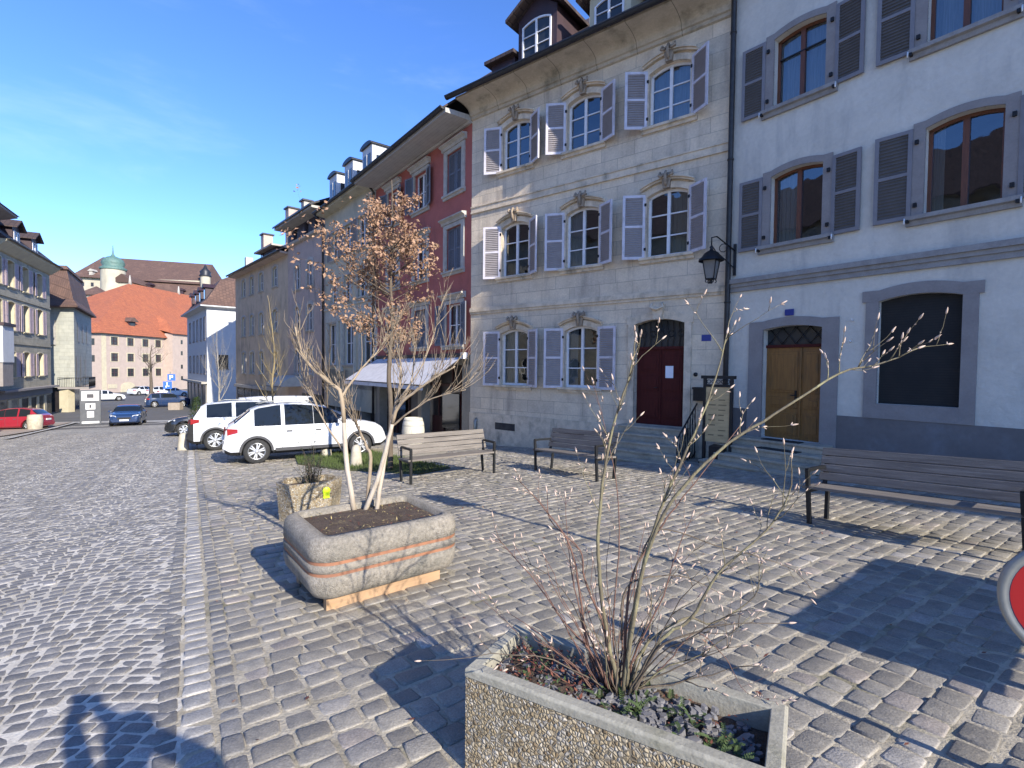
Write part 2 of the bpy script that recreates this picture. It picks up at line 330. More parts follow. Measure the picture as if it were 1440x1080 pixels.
SANDR = mk('pale_road_joint', (.66, .61, .52), (.50, .455, .38), 5, .9, .5, 60, stain=(.28, .25, .19), stsc=1.2, ststretch=(1, 1, 1), fine=.15)
sheet('road_joint_bed', rng(-32, 4, .25), rng(0, 27, .25), .0045, SANDR, lambda x, y: -19.2 < side(x, y) <= -.1)

def stones(name, cells, h, seed):
    """real setts: cells are (cx, cy, ux, uy, halflen, halfwid, shade rgb)"""
    r = np.random.RandomState(seed); n = len(cells); a = np.array([c[:6] for c in cells]); colr = np.array([c[6] for c in cells])
    K = 8
    base = np.array([(-1,-.74),(-.82,-1),(.82,-1),(1,-.74),(1,.74),(.82,1),(-.82,1),(-1,.74)])
    rings = [(1.0, -.012), (.965, h*.72), (.83, h)]
    V = np.zeros((n, 3*K+1, 3))
    jit = 1 + r.uniform(-.13, .08, (n, K, 1))
    tilt = r.uniform(-.05, .05, (n, 2)); dz = r.uniform(-.006, .005, n)
    u = a[:, 2:4]; v = np.stack([-a[:, 3], a[:, 2]], 1)
    gzv = np.vectorize(gz)
    for k, (s, z) in enumerate(rings):
        loc = base[None] * jit * s
        lx = loc[..., 0] * a[:, 4:5]; ly = loc[..., 1] * a[:, 5:6]
        X = a[:, 0:1] + lx*u[:, 0:1] + ly*v[:, 0:1]; Y = a[:, 1:2] + lx*u[:, 1:2] + ly*v[:, 1:2]
        V[:, k*K:(k+1)*K, 0] = X; V[:, k*K:(k+1)*K, 1] = Y
        V[:, k*K:(k+1)*K, 2] = gzv(X, Y) + z + dz[:, None] + (lx*tilt[:, 0:1] + ly*tilt[:, 1:2]) * (k > 0)
    V[:, 3*K, 0:2] = a[:, 0:2]; V[:, 3*K, 2] = gzv(a[:, 0], a[:, 1]) + h*1.06 + dz
    F_ = []
    for k in range(2):
        for i in range(K): j = (i+1) % K; F_.append((k*K+i, k*K+j, (k+1)*K+j, (k+1)*K+i))
    T_ = [(2*K+i, 2*K+(i+1) % K, 3*K) for i in range(K)]
    nv = 3*K+1
    quads = (np.arange(n)[:, None, None]*nv + np.array(F_)[None]).reshape(-1, 4); tris = (np.arange(n)[:, None, None]*nv + np.array(T_)[None]).reshape(-1, 3)
    me = bpy.data.meshes.new(name)
    me.vertices.add(n*nv); me.vertices.foreach_set('co', V.reshape(-1))
    loops = np.concatenate([quads.reshape(-1), tris.reshape(-1)])
    me.loops.add(len(loops)); me.loops.foreach_set('vertex_index', loops.astype(np.int32))
    st = np.concatenate([np.arange(len(quads))*4, len(quads)*4 + np.arange(len(tris))*3])
    me.polygons.add(len(st)); me.polygons.foreach_set('loop_start', st.astype(np.int32))
    me.polygons.foreach_set('use_smooth', np.ones(len(st), dtype=bool))
    me.update(calc_edges=True); me.materials.append(CBO)
    at = me.attributes.new('stone', 'FLOAT_COLOR', 'POINT')
    cc = np.ones((n, nv, 4)); cc[..., :3] = colr[:, None]; at.data.foreach_set('color', cc.reshape(-1))
    me.validate()
    o = bpy.data.objects.new(name, me); COL.objects.link(o); return struct(o)

BEDS = []     # filled later: areas where no stones lie
def inview(x, y, far): return .9 < y < far and -1.22 < x/y < 1.25
rs = random.Random(3)
def sq_col():
    t = rs.random(); g = rs.uniform(.19, .31)
    if t < .08: return (g*1.3, g*1.12, g*.95)
    if t < .2: g *= 1.35; return (g*1.1, g*1.0, g*.86)
    return (g*1.12, g*1.01, g*.83)
cells = []
ur = Vector((.82, .572)); vr = Vector((-.572, .82))
row = -34
while row < 146:
    b = row*.15; a = (.185 + SP0.dot(SN) - b*vr.dot(SN))/ur.dot(SN); a -= .03*math.sin(a*.31)*vr.dot(SN)
    while a < 22:
        ln = rs.uniform(.14, .225)
        bb = b + .02*math.sin(a*.9 + row) + .03*math.sin(a*.31)
        x = ur.x*(a+ln/2) + vr.x*bb; y = ur.y*(a+ln/2) + vr.y*bb
        if inview(x, y, 16.5) and side(x, y) > .17 and not (-5.6 < x < -.4 and 10.3 < y < 15.9 and (x+5.0)*.35 + 12.1 < y + .0 and x < -1.8):
            cells.append((x, y, ur.x, ur.y, ln/2-.0065, .15/2-.006, sq_col()))
        a += ln
    row += 1
stones('plaza_paving', cells, .011, 1)
# road: segmental arcs of small setts
cells = []
PER = 1.7; lane = -14
def rd_col(x, y):
    t = rs.random(); g = rs.uniform(.16, .27)
    if t < .07: g *= 1.5
    return (g*1.06, g*1.0, g*.93)
while lane < 2:
    a0 = lane*PER - .155
    j = -40
    while j < 360:
        off = j*.105
        k = 0; x_ = 0.0
        while x_ < PER:
            ln = rs.uniform(.095, .125)
            t = (x_+ln/2)/PER*2-1; arc = .36*(1-t*t); sl = -.36*2*t*2/PER
            aa = a0 + x_ + ln/2; bb = off + arc
            x = SP0.x + SN.x*(aa-0) + SD.x*bb; y = SP0.y + SN.y*aa + SD.y*bb
            if a0 + x_ < -.2 and inview(x, y, 27) and side(x, y) > -19:
                d = (SN + SD*sl); L_ = d.length; d = d/L_
                cells.append((x, y, d.x, d.y, ln/2*L_-.006, .105/2/L_-.005, rd_col(x, y)))
            x_ += ln
        j += 1
    lane += 1
stones('road_paving', cells, .010, 2)
# strip of pale setts between
cells = []
b = -3.0
while b < 16:
    for (off, wd, lnr, pale) in ((-.0, .105, (.13, .2), 1), (.165, .055, (.16, .26), .5), (-.11+.0, 0, (0, 0), 0)):
        if wd == 0: continue
    b += 1
for (off, wd, l0, l1, g0, g1) in ((.0, .078, .10, .17, .30, .44), (.14, .056, .10, .16, .17, .27), (-.135, .056, .10, .15, .15, .24)):
    if wd == 0: continue
    b = -3.0
    while b < 30:
        ln = rs.uniform(l0, l1); x = SP0.x + SN.x*off + SD.x*(b+ln/2); y = SP0.y + SN.y*off + SD.y*(b+ln/2)
        g = rs.uniform(g0, g1)
        if inview(x, y, 26): cells.append((x, y, SD.x, SD.y, ln/2-.007, wd-.006, (g*1.03, g*.97, g*.88)))
        b += ln
stones('edge_strip', cells, .011, 3)
# far continuation of the strip, pale stone band across the street, asphalt square beyond
mb = MB()
def strip(mb, pts, wd, off, m=0):
    L_ = []
    for i, p in enumerate(pts):
        d = (Vector(pts[min(i+1, len(pts)-1)]) - Vector(pts[max(i-1, 0)])).normalized(); n = Vector((-d.y, d.x))
        for s in (-1, 1):
            q = Vector(p) + n*s*wd/2; L_.append((q.x, q.y, gz(q.x, q.y) + off))
    mb.add(L_, [(2*i, 2*i+1, 2*i+3, 2*i+2) for i in range(len(pts)-1)], m)
strip(mb, [(SP0.x + SD.x*t, SP0.y + SD.y*t) for t in rng(29, 36, 1)], .3, .006)
struct(mb.build('edge_strip_far', KSTONE)).name = 'pale_kerb_line'
mb = MB(); strip(mb, [(-36 + 1.0*i*1.9, 38.9 + .0*i - i*.62*.0 + (.55*i if i > 6 else .3*i)) for i in range(9)], 1.5, .008)
struct(mb.build('pale_stone_band', KSTONE))
mb = MB(); strip(mb, [(-24.0, 24.0), (-28.6, 30.8), (-33.5, 38.9)], .25, .07); strip(mb, [(-27.5, 22.0), (-31.6, 29.3), (-36.5, 37.6)], 5.9, .06, 1)
struct(mb.build('terrace_pavement', [KSTONE, TERR]))

# ================================================================== BUILDINGS
class Bld:
    def __init__(s, name, p, d, zb, label, cat='house', group=None):
        s.zb = zb; d = Vector(d).normalized(); s.d = d; s.n = Vector((d.y, -d.x)); s.p = Vector(p)
        s.o = thing(name, (p[0], p[1], zb), math.atan2(d.y, d.x), label, cat, group)
    def mesh(s, mb, name, mats, parent=None, bevel=0, **k):
        mb.v = [(a, b_, c - s.zb) for a, b_, c in mb.v]
        return mb.build(name, mats, parent or s.o, bevel, **k)
    def world(s, u, out, z): return Vector((s.p.x + s.d.x*u + s.n.x*out, s.p.y + s.d.y*u + s.n.y*out, z))
def arcz(op, t):
    u0, u1, z0, z1, rise = op; return z1 + rise*(1-(2*t-1)**2)
def wall(B, L, z0, z1, ops, mat, depth=9, dark=DARK, rev=.22, zones=None, room=.7, name='wall', revmat=None):
    """front wall at y=0 with real openings, reveals, a dark room behind each, side and back walls"""
    mb = MB(); mats = [mat, dark] + ([revmat] if revmat else [])
    us = sorted(set([0, L] + [o[0] for o in ops] + [o[1] for o in ops]))
    zs = sorted(set([z0, z1] + [o[2] for o in ops] + [o[3]+o[4] for o in ops]))
    for i in range(len(us)-1):
        for j in range(len(zs)-1):
            cu, cz = (us[i]+us[i+1])/2, (zs[j]+zs[j+1])/2
            if any(o[0] < cu < o[1] and o[2] < cz < o[3]+o[4] for o in ops): continue
            mb.add([(us[i],0,zs[j]),(us[i+1],0,zs[j]),(us[i+1],0,zs[j+1]),(us[i],0,zs[j+1])], [(0,1,2,3)])
    rm = 2 if revmat else 0
    for o in ops:
        u0, u1, a, b_, rise = o; n = 8 if rise > 0 else 1; top = b_ + rise
        pts = [(u0 + (u1-u0)*k/n, arcz(o, k/n)) for k in range(n+1)]
        if rise > 0:
            for k in range(n):
                mb.add([(pts[k][0],0,pts[k][1]),(pts[k+1][0],0,pts[k+1][1]),(pts[k+1][0],0,top),(pts[k][0],0,top)], [(0,1,2,3)])
        for k in range(n): mb.add([(pts[k][0],0,pts[k][1]),(pts[k+1][0],0,pts[k+1][1]),(pts[k+1][0],rev,pts[k+1][1]),(pts[k][0],rev,pts[k][1])], [(0,1,2,3)], rm)
        mb.add([(u0,0,a),(u0,rev,a),(u0,rev,b_),(u0,0,b_)], [(0,1,2,3)], rm); mb.add([(u1,0,a),(u1,rev,a),(u1,rev,b_),(u1,0,b_)], [(0,1,2,3)], rm)
        mb.add([(u0,0,a),(u1,0,a),(u1,rev,a),(u0,rev,a)], [(0,1,2,3)], rm)
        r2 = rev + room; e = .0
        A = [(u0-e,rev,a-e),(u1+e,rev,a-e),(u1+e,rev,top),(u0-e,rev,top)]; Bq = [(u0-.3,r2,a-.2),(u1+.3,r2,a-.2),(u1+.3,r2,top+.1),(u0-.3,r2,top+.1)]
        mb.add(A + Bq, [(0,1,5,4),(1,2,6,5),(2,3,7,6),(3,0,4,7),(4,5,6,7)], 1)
    for u in (0, L): mb.add([(u,0,z0),(u,depth,z0),(u,depth,z1),(u,0,z1)], [(0,1,2,3)])
    mb.add([(0,depth,z0),(L,depth,z0),(L,depth,z1),(0,depth,z1)], [(0,1,2,3)])
    return B.mesh(mb, name, mats)
def arcbar(mb, op, o0, o1, y0, y1, m=0, ext=0):
    """bar following the head of an opening, between offsets o0..o1 above the arch line"""
    u0, u1 = op[0], op[1]; n = 10
    for k in range(n):
        ta, tb = k/n, (k+1)/n
        ua, ub = u0-ext+(u1-u0+2*ext)*ta, u0-ext+(u1-u0+2*ext)*tb; za, zb_ = arcz(op, ta), arcz(op, tb)
        mb.add([(ua,y0,za+o0),(ub,y0,zb_+o0),(ub,y0,zb_+o1),(ua,y0,za+o1),(ua,y1,za+o0),(ub,y1,zb_+o0),(ub,y1,zb_+o1),(ua,y1,za+o1)],
               [(0,1,2,3),(4,7,6,5),(0,4,5,1),(3,2,6,7)] + ([(0,3,7,4)] if k == 0 else []) + ([(1,5,6,2)] if k == n-1 else []), m)
def window(B, op, mat, rows=3, y=.12, fw=.055, mull=.07, bar=.03, panes=GL, cur=None, cols=2, curmat=None, blind=None):
    u0, u1, z0, z1, rise = op; mb = MB(); d = .05
    mb.box(u0, u0+fw, y, y+d, z0, z1); mb.box(u1-fw, u1, y, y+d, z0, z1); mb.box(u0+fw, u1-fw, y, y+d, z0, z0+fw*1.3)
    arcbar(mb, op, -fw, .0, y, y+d)
    for c in range(1, cols):
        uc = u0 + (u1-u0)*c/cols; mb.box(uc-mull/2, uc+mull/2, y-.012, y+d-.002, z0+fw*1.3, z1+rise-fw)
    for r_ in range(1, rows):
        zz = z0 + (z1+rise*.5-z0)*r_/rows
        for c in range(cols):
            a = u0 + (u1-u0)*c/cols + (fw if c == 0 else mull/2); b_ = u0 + (u1-u0)*(c+1)/cols - (fw if c == cols-1 else mull/2)
            mb.box(a, b_, y+.005, y+d-.008, zz-bar/2, zz+bar/2)
    wo = B.mesh(mb, 'window', mat)
    for c in range(cols):
        a = u0 + (u1-u0)*c/cols; b_ = u0 + (u1-u0)*(c+1)/cols
        m2 = MB(); n = 4; yy = y+d*.6
        pts = [(a + (b_-a)*k/n, arcz(op, (c+k/n)/cols)-.01) for k in range(n+1)]
        for k in range(n): m2.add([(pts[k][0],yy,z0),(pts[k+1][0],yy,z0),(pts[k+1][0],yy,pts[k+1][1]),(pts[k][0],yy,pts[k][1])], [(0,1,2,3)])
        B.mesh(m2, 'pane', panes, wo)
    if cur:
        m3 = MB(); n = 14
        for (ca, cb) in cur:
            a, b_ = u0 + (u1-u0)*ca, u0 + (u1-u0)*cb
            pts = [(a + (b_-a)*k/n, y+.14+.018*math.sin(k*2.1)) for k in range(n+1)]
            for k in range(n): m3.add([(pts[k][0],pts[k][1],z0),(pts[k+1][0],pts[k+1][1],z0),(pts[k+1][0],pts[k+1][1],z1+rise*.6),(pts[k][0],pts[k][1],z1+rise*.6)], [(0,1,2,3)], 0, True)
        B.mesh(m3, 'curtain', curmat or FABRIC, wo)
    return wo
def surround(B, op, wj, proud, mat, sill=(.10, .10, .08), wl_=None, foot=False, ear=0, par=None, sillmat=None, bottom=None, name='window_surround'):
    u0, u1, z0, z1, rise = op; mb = MB(); wl_ = wl_ or wj; z0b = bottom if bottom is not None else z0
    for (a, b_) in ((u0-wj, u0), (u1, u1+wj)):
        mb.box(a, b_, -proud, .03, z0b, z1)
        mb.box(a-(ear if a < u0 else 0), b_+(ear if a > u0 else 0), -proud-(.003 if ear else 0), .03, z1+.0005, z1+wl_)
    arcbar(mb, op, 0.0006, wl_, -proud+.002, .03)
    if bottom is not None and bottom < z0: mb.box(u0+.0005, u1-.0005, -proud+.002, .03, z0b, z0-.002)
    s = B.mesh(mb, name, mat, par)
    if sill:
        e, pr, h = sill; m2 = MB()
        m2.prism([(-pr, z0+.012), (-pr, z0-h*.38), (-pr*.55, z0-h*.5), (-pr*.45, z0-h), (.0, z0-h), (.1, z0+.012)], u0-wj-e, u1+wj+e, 0, 'x')
        B.mesh(m2, 'sill', sillmat or mat, s)
    return s
def shutter(B, hinge, sgn, z0, z1, wd, ang, mf, ml, rise=0, par=None, y0=-.05, n=None, th=.035, panel=False):
    """one leaf, hinged at u=hinge; sgn +1 extends to larger u; ang = angle away from the wall"""
    c, s_ = math.cos(ang), math.sin(ang); mb = MB(); fr = .065
    def P(a, t, z): return (hinge + sgn*(a*c + t*s_), y0 - (a*s_ - t*c) , z)
    def bx(a0, a1, t0, t1, za, zb_, m=0, tiltz=0):
        vs = [P(a0,t0,za),P(a1,t0,za),P(a1,t1,za+tiltz),P(a0,t1,za+tiltz),P(a0,t0,zb_),P(a1,t0,zb_),P(a1,t1,zb_+tiltz),P(a0,t1,zb_+tiltz)]
        mb.add(vs, [(0,3,2,1),(4,5,6,7),(0,1,5,4),(1,2,6,5),(2,3,7,6),(3,0,4,7)], m)
    bx(0, fr, 0, th, z0, z1); bx(wd-fr, wd, 0, th, z0, z1)
    zm = (z0+z1)/2 + .02
    for (a, b_) in ((z0, z0+fr*1.1), (z1-fr, z1), (zm-fr*.45, zm+fr*.45)): bx(fr, wd-fr, .001, th-.001, a, b_)
    if rise:   # hinge side lower, meeting side higher
        mb.add([P(0,0,z1),P(wd,0,z1),P(wd,0,z1+rise),P(0,th,z1),P(wd,th,z1),P(wd,th,z1+rise)], [(0,1,2),(3,5,4),(0,2,5,3),(1,4,5,2)])
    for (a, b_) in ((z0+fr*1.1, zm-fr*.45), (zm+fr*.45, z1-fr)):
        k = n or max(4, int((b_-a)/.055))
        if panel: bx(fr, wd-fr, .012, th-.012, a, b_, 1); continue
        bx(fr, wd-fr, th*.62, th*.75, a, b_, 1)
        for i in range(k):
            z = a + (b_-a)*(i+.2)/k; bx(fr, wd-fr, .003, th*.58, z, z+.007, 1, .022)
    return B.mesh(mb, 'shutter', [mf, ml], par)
def hinges(B, u, zs, mat=IRON, par=None):
    for z in zs:
        mb = MB(); mb.box(u-.025, u+.025, -.075, -.03, z-.035, z+.035); B.mesh(mb, 'shutter_hinge', mat, par)
def gable_roof(B, L, D, ze, pitch, mat, over=.5, oe=.05, th=.12):
    mb = MB(); r = D/2; zr = ze + math.tan(pitch)*r; k = math.tan(pitch)*over
    mb.prism([(-over, ze-k), (r, zr), (D+over, ze-k), (D+over, ze-k+th), (r, zr+th*1.2), (-over, ze-k+th)], -oe, L+oe, 0, 'x')
    o = B.mesh(mb, 'roof', mat)
    m2 = MB()
    for u in (0.02, L-.02): m2.add([(u,0.02,ze-.02),(u,D-.02,ze-.02),(u,r,zr-.05)], [(0,1,2)])
    B.mesh(m2, 'gable', B.gmat)
    return o
def gutter(B, u0, u1, y, z, r=.09, par=None):
    mb = MB(); n = 8; pts = [(y + r*math.cos(math.pi + math.pi*k/n), z + r*math.sin(math.pi + math.pi*k/n)) for k in range(n+1)]
    for k in range(n): mb.add([(u0,*pts[k]),(u1,*pts[k]),(u1,*pts[k+1]),(u0,*pts[k+1])], [(0,1,2,3)], 0, True)
    for u in (u0, u1): mb.add([(u,*p) for p in pts], [tuple(range(n+1))])
    mb.box(u0, u1, y-r-.012, y-r+.004, z-.02, z+.015); mb.box(u0, u1, y-r+.01, y+r, z-.03, z-.025)
    return B.mesh(mb, 'gutter', GUT, par)
def text_mesh(txt, size, mat, parent, loc, rot, ext=.002):
    cu = bpy.data.curves.new('lettering', 'FONT'); cu.body = txt; cu.size = size; cu.extrude = ext; cu.align_x = 'CENTER'; cu.align_y = 'CENTER'
    tmp = bpy.data.objects.new('t', cu); COL.objects.link(tmp); dg = bpy.context.evaluated_depsgraph_get()
    me = bpy.data.meshes.new_from_object(tmp.evaluated_get(dg)); bpy.data.objects.remove(tmp)
    me.materials.clear(); me.materials.append(mat)
    o = bpy.data.objects.new('lettering', me); COL.objects.link(o); o.parent = parent; o.location = loc; o.rotation_euler = rot; return o

# ------------------------------------------------ cream limestone house
DC = Vector((.782, -.6228)).normalized()
PC = Vector((-.80, 16.25)) - DC*.74
B = Bld('limestone_house', PC, DC, -1.1, 'pale weathered limestone house with lilac white shutters and maroon door', 'house')
LC = 8.12; cc = [1.84, 4.19, 6.60]; hw = .52
opsC = []
for u in cc: opsC.append((u-hw, u+hw, 7.70, 9.02, .13))
for u in cc: opsC.append((u-hw, u+hw, 4.46, 5.98, .13))
for u in cc[:2]: opsC.append((u-hw, u+hw, 1.12, 2.72, .13))
doorC = (5.80, 7.10, .25, 2.80, .12)
cel = [(1.12, 1.92, -.28, -.06, 0), (3.52, 4.36, -.20, -.05, 0)]
wall(B, LC, -1.5, 10.0, opsC + [doorC] + cel, LIME, depth=10, rev=.24)
B.gmat = LIME
# window order: top row, first floor, ground floor; curtains differ
cur = {0: None, 1: None, 2: [(0, 1)], 3: None, 4: [(0, .42)], 5: [(.5, 1.0)], 6: [(0, .5)], 7: [(0, .3)]}
for i, op in enumerate(opsC):
    wo = window(B, op, WFR, rows=3, y=.10, fw=.06, mull=.075, cur=cur[i], curmat=FABB if i in (5,) else FABRIC)
    sr = surround(B, op, .155, .045, LIMET, sill=(.02, .13, .13), wl_=.15)
    # moulded hood and carved keystone
    mb = MB(); u0, u1 = op[0]-.16, op[1]+.16; uc = (op[0]+op[1])/2
    hop = (u0, u1, op[2], op[3]+.12, op[4]+.04)
    arcbar(mb, hop, .03, .075, -.10, .0); arcbar(mb, hop, .0752, .105, -.15, .0)
    B.mesh(mb, 'hood_moulding', LIMET, sr)
    mb = MB(); zt = op[3]+op[4]+.05
    mb.prism([(uc-.08, zt-.06), (uc+.08, zt-.06), (uc+.13, zt+.30), (uc-.13, zt+.30)], -.13, .0)
    mb.tube([(uc-.15, -.13, zt+.33), (uc-.17, -.17, zt+.24), (uc-.09, -.19, zt+.2), (uc-.05, -.16, zt+.27)], [.03,.035,.03,.02], 6)
    mb.tube([(uc+.15, -.13, zt+.33), (uc+.17, -.17, zt+.24), (uc+.09, -.19, zt+.2), (uc+.05, -.16, zt+.27)], [.03,.035,.03,.02], 6)
    mb.tube([(uc, -.14, zt+.34), (uc, -.2, zt+.22), (uc, -.17, zt+.05), (uc, -.12, zt-.03)], [.035,.045,.04,.015], 6)
    B.mesh(mb, 'keystone', CARV, sr)
# shutters
A_ = R(33)
for row in range(3):
    for k, u in enumerate(cc):
        if row == 2 and k == 2: continue
        z0, z1 = ((7.68, 9.10), (4.44, 6.05), (1.10, 2.80))[row]
        for sg in (-1, 1):
            h = u + sg*(hw+.03)
            a = A_ * (1, .9, 1.1)[k] * rnd.uniform(.82, 1.15) * (1 if row < 2 else .75)
            if row == 2 and k == 1 and sg == 1: a = R(6)
            if k == 0 and sg == -1: a = R(24) if row < 2 else R(16)
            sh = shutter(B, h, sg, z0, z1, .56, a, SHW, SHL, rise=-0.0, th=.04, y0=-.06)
            hinges(B, h, (z0+.25, z1-.25), par=sh)
# string courses and plinth
mb = MB()
for (z0, z1, p) in ((3.40, 3.47, .04), (3.47, 3.56, .075), (3.56, 3.61, .055)): mb.box(-.0, LC, -p, 0, z0, z1-.001)
B.mesh(mb, 'string_course', LIMET)
mb = MB()
for (z0, z1, p) in ((6.66, 6.70, .05), (6.70, 6.84, .03), (6.84, 6.88, .055)): mb.box(0, LC, -p, 0, z0, z1-.001)
B.mesh(mb, 'string_course', LIMET)
mb = MB(); mb.box(0, 5.62, -.035, .0, -1.5, .20); mb.box(7.3, LC, -.035, 0, -1.5, .20)
for (a, b_, c, d_, e) in cel: mb.box(a-.0, b_, -.036, -.02, c, d_, 1)
B.mesh(mb, 'plinth', [LIMET, DARK])
# cove cornice
mb = MB(); prof = [(0, 9.66), (-.06, 9.68), (-.06, 9.76), (-.11, 9.78), (-.12, 9.86)]
for k in range(9):
    t = k/8; prof.append((-.12 - .58*(1-math.cos(t*math.pi/2)), 9.86 + .20*math.sin(t*math.pi/2)))
prof += [(-.76, 10.07), (-.76, 10.13), (0, 10.13)]
mb.prism(prof, -.02, LC-.08, 0, 'x'); B.mesh(mb, 'cornice', CORN)
gutter(B, -.30, LC+.1, -.88, 10.16, .09)
# roof with dormers
mb = MB(); tp = math.tan(R(40))
mb.prism([(-.88, 10.14), (4.6, 10.14+5.5*tp), (10.6, 10.1), (10.6, 10.0), (4.6, 9.98+5.4*tp), (-.88, 10.05)], -.15, LC+.05, 0, 'x')
rf = B.mesh(mb, 'roof', TILED)
def dormer(B, uc, wd, y0, z0, h, par, mat=DWOOD, fmat=WFR, rmat=TILED, dep=2.2, peak=.5, ov=.25, sidem=None, arch=True):
    mb = MB(); a, b_ = uc-wd/2, uc+wd/2
    mb.box(a, b_, y0, y0+dep, z0, z0+h, 0)
    mb.box(a+.12, a+.16, y0-.02, y0, z0+.12, z0+h-.1, 0)
    mb.prism([(a-ov, z0+h-.06), (a-ov, z0+h+.03), (uc, z0+h+peak+.08), (b_+ov, z0+h+.03), (b_+ov, z0+h-.06), (uc, z0+h+peak-.02)], y0-ov*1.2, y0+dep+.8, 1)
    mb.add([(a-.02,y0+.0,z0+h),(b_+.02,y0+.0,z0+h),(uc,y0+.0,z0+h+peak)], [(0,1,2)], 0)
    dm = B.mesh(mb, 'dormer', [sidem or mat, rmat], par)
    m2 = MB(); op = (a+.17, b_-.17, z0+.12, z0+h-.25, .12 if arch else 0)
    y = y0-.05
    m2.box(op[0], op[0]+.05, y, y+.04, op[2], op[3]); m2.box(op[1]-.05, op[1], y, y+.04, op[2], op[3]); m2.box(op[0], op[1], y-.001, y+.04, op[2]-.05, op[2]); arcbar(m2, op, -.05, 0, y-.001, y+.04)
    c = (op[0]+op[1])/2; m2.box(c-.03, c+.03, y-.006, y+.035, op[2], op[3]+op[4]-.03)
    for k in (1, 2): zz = op[2]+(op[3]-op[2])*k/3+.02; m2.box(op[0]+.05, op[1]-.05, y+.004, y+.03, zz-.012, zz+.012)
    wo = B.mesh(m2, 'dormer_window', fmat, dm)
    m3 = MB(); m3.box(op[0]+.02, op[1]-.02, y+.035, y+.045, op[2], op[3]+.06); B.mesh(m3, 'pane', GLF, wo)
    return dm
dormer(B, 2.75, 1.35, -.25, 10.45, 1.35, rf, peak=.5, ov=.26)
dormer(B, 4.95, 1.2, -.05, 10.45, 1.1, rf, peak=.5, ov=.26, sidem=CREAMW)
mb = MB(); mb.box(1.0, 1.9, -.2, 1.6, 10.3, 10.95, 0); mb.prism([(.85, 10.95), (2.0, 10.95), (2.0, 11.05), (.85, 11.05)], -.4, 1.8, 1); B.mesh(mb, 'dormer', [DWOOD, TILED], rf)
mb = MB(); mb.box(3.6, 4.4, 1.2, 2.0, 11.6, 14.2); B.mesh(mb, 'chimney', PALE, rf)
# door
sr = surround(B, doorC, .17, .05, LIMET, sill=None, wl_=.2, ear=.04, name='door_surround')
mb = MB(); uc = 6.45; mb.prism([(uc-.1, 2.9), (uc+.1, 2.9), (uc+.15, 3.28), (uc-.15, 3.28)], -.16, 0)
mb.tube([(uc-.12, -.16, 3.3), (uc-.16, -.2, 3.2), (uc, -.22, 3.14), (uc+.16, -.2, 3.2), (uc+.12, -.16, 3.3)], [.03,.04,.035,.04,.03], 6); B.mesh(mb, 'keystone', LIMET, sr)
mb = MB(); mb.box(5.80, 7.10, .16, .2, .25, 2.17); 
for (a, b_) in ((5.88, 6.42), (6.48, 7.02)):
    for (c, d_) in ((.42, .95), (1.1, 1.5), (1.6, 2.05)):
        mb.box(a+.03, b_-.03, .145, .165, c, d_); mb.box(a+.08, b_-.08, .132, .15, c+.05, d_-.05)
mb.box(6.435, 6.465, .13, .17, .27, 2.15)
dr = B.mesh(mb, 'door', MAROON, bevel=.006)
mb = MB(); mb.tube([(6.38, .12, 1.2), (6.38, .08, 1.2), (6.30, .08, 1.2)], .012, 6); B.mesh(mb, 'handle', IRON, dr)
mb = MB(); mb.box(6.58, 6.78, .125, .130, 1.45, 1.75); B.mesh(mb, 'notice', PAPER, dr)
mb = MB(); mb.box(5.80, 7.10, .12, .2, 2.17, 2.24, 1); mb.box(5.8, 7.1, .19, .2, 2.24, 2.92, 0)
for k in range(9): uu_ = 5.84 + k*.152; mb.tube([(uu_, .15, 2.24), (uu_+.03, .15, 2.5), (uu_, .15, 2.86)], .008, 4, 2)
for k in range(5): mb.tube([(5.98+k*.24+.08*math.cos(t), .15, 2.56+.08*math.sin(t)) for t in [i*math.pi/4 for i in range(9)]], .007, 4, 2)
B.mesh(mb, 'fanlight', [GLF, MAROON, IRON])
# small fittings on the wall
mb = MB(); mb.box(7.50, 7.72, -.012, 0, 2.34, 2.49); pl = B.mesh(mb, 'number_plaque', BLUEP)
mb = MB(); mb.box(7.38, 7.66, -.17, 0, .93, 1.22); mb.box(7.36, 7.68, -.19, 0, 1.2, 1.25); B.mesh(mb, 'letterbox', IRON)
mb = MB(); mb.lathe([(0, -.03), (.05, -.03), (.05, 0)], (7.38, 0, 1.55), 12, 0, 'y'); B.mesh(mb, 'door_bell', IRON)
mb = MB(); mb.tube([(.32, -.1, -.55), (.32, -.1, -.1), (.32, -.02, .0)], .055, 8); B.mesh(mb, 'vent_pipe', RIM)
def steps(B, u0, u1, ztop, n, rise, tread, mat, wrap=.0, name='entrance_steps', par=None):
    mb = MB()
    for k in range(n):
        e = wrap*k
        mb.box(u0-e-.001*k, u1+e+.001*k, -(.10+tread*(k+1)), (.22 if k == 0 else -(.10+tread*k)+.02), ztop-rise*(k+1), ztop-rise*k)
        mb.box(u0-e-.012, u1+e+.012, -(.125+tread*(k+1)), -(.10+tread*(k+1))+.001, ztop-rise*k-.05, ztop-rise*k-.002)
    zz = ztop-rise*n; mb.box(u0-wrap*n, u1+wrap*n, -(.10+tread*n), 0, zz-.6, zz-.001)
    return B.mesh(mb, name, mat, par, bevel=.008)
steps(B, 5.55, 7.25, .245, 5, .165, .27, STEP, .045)
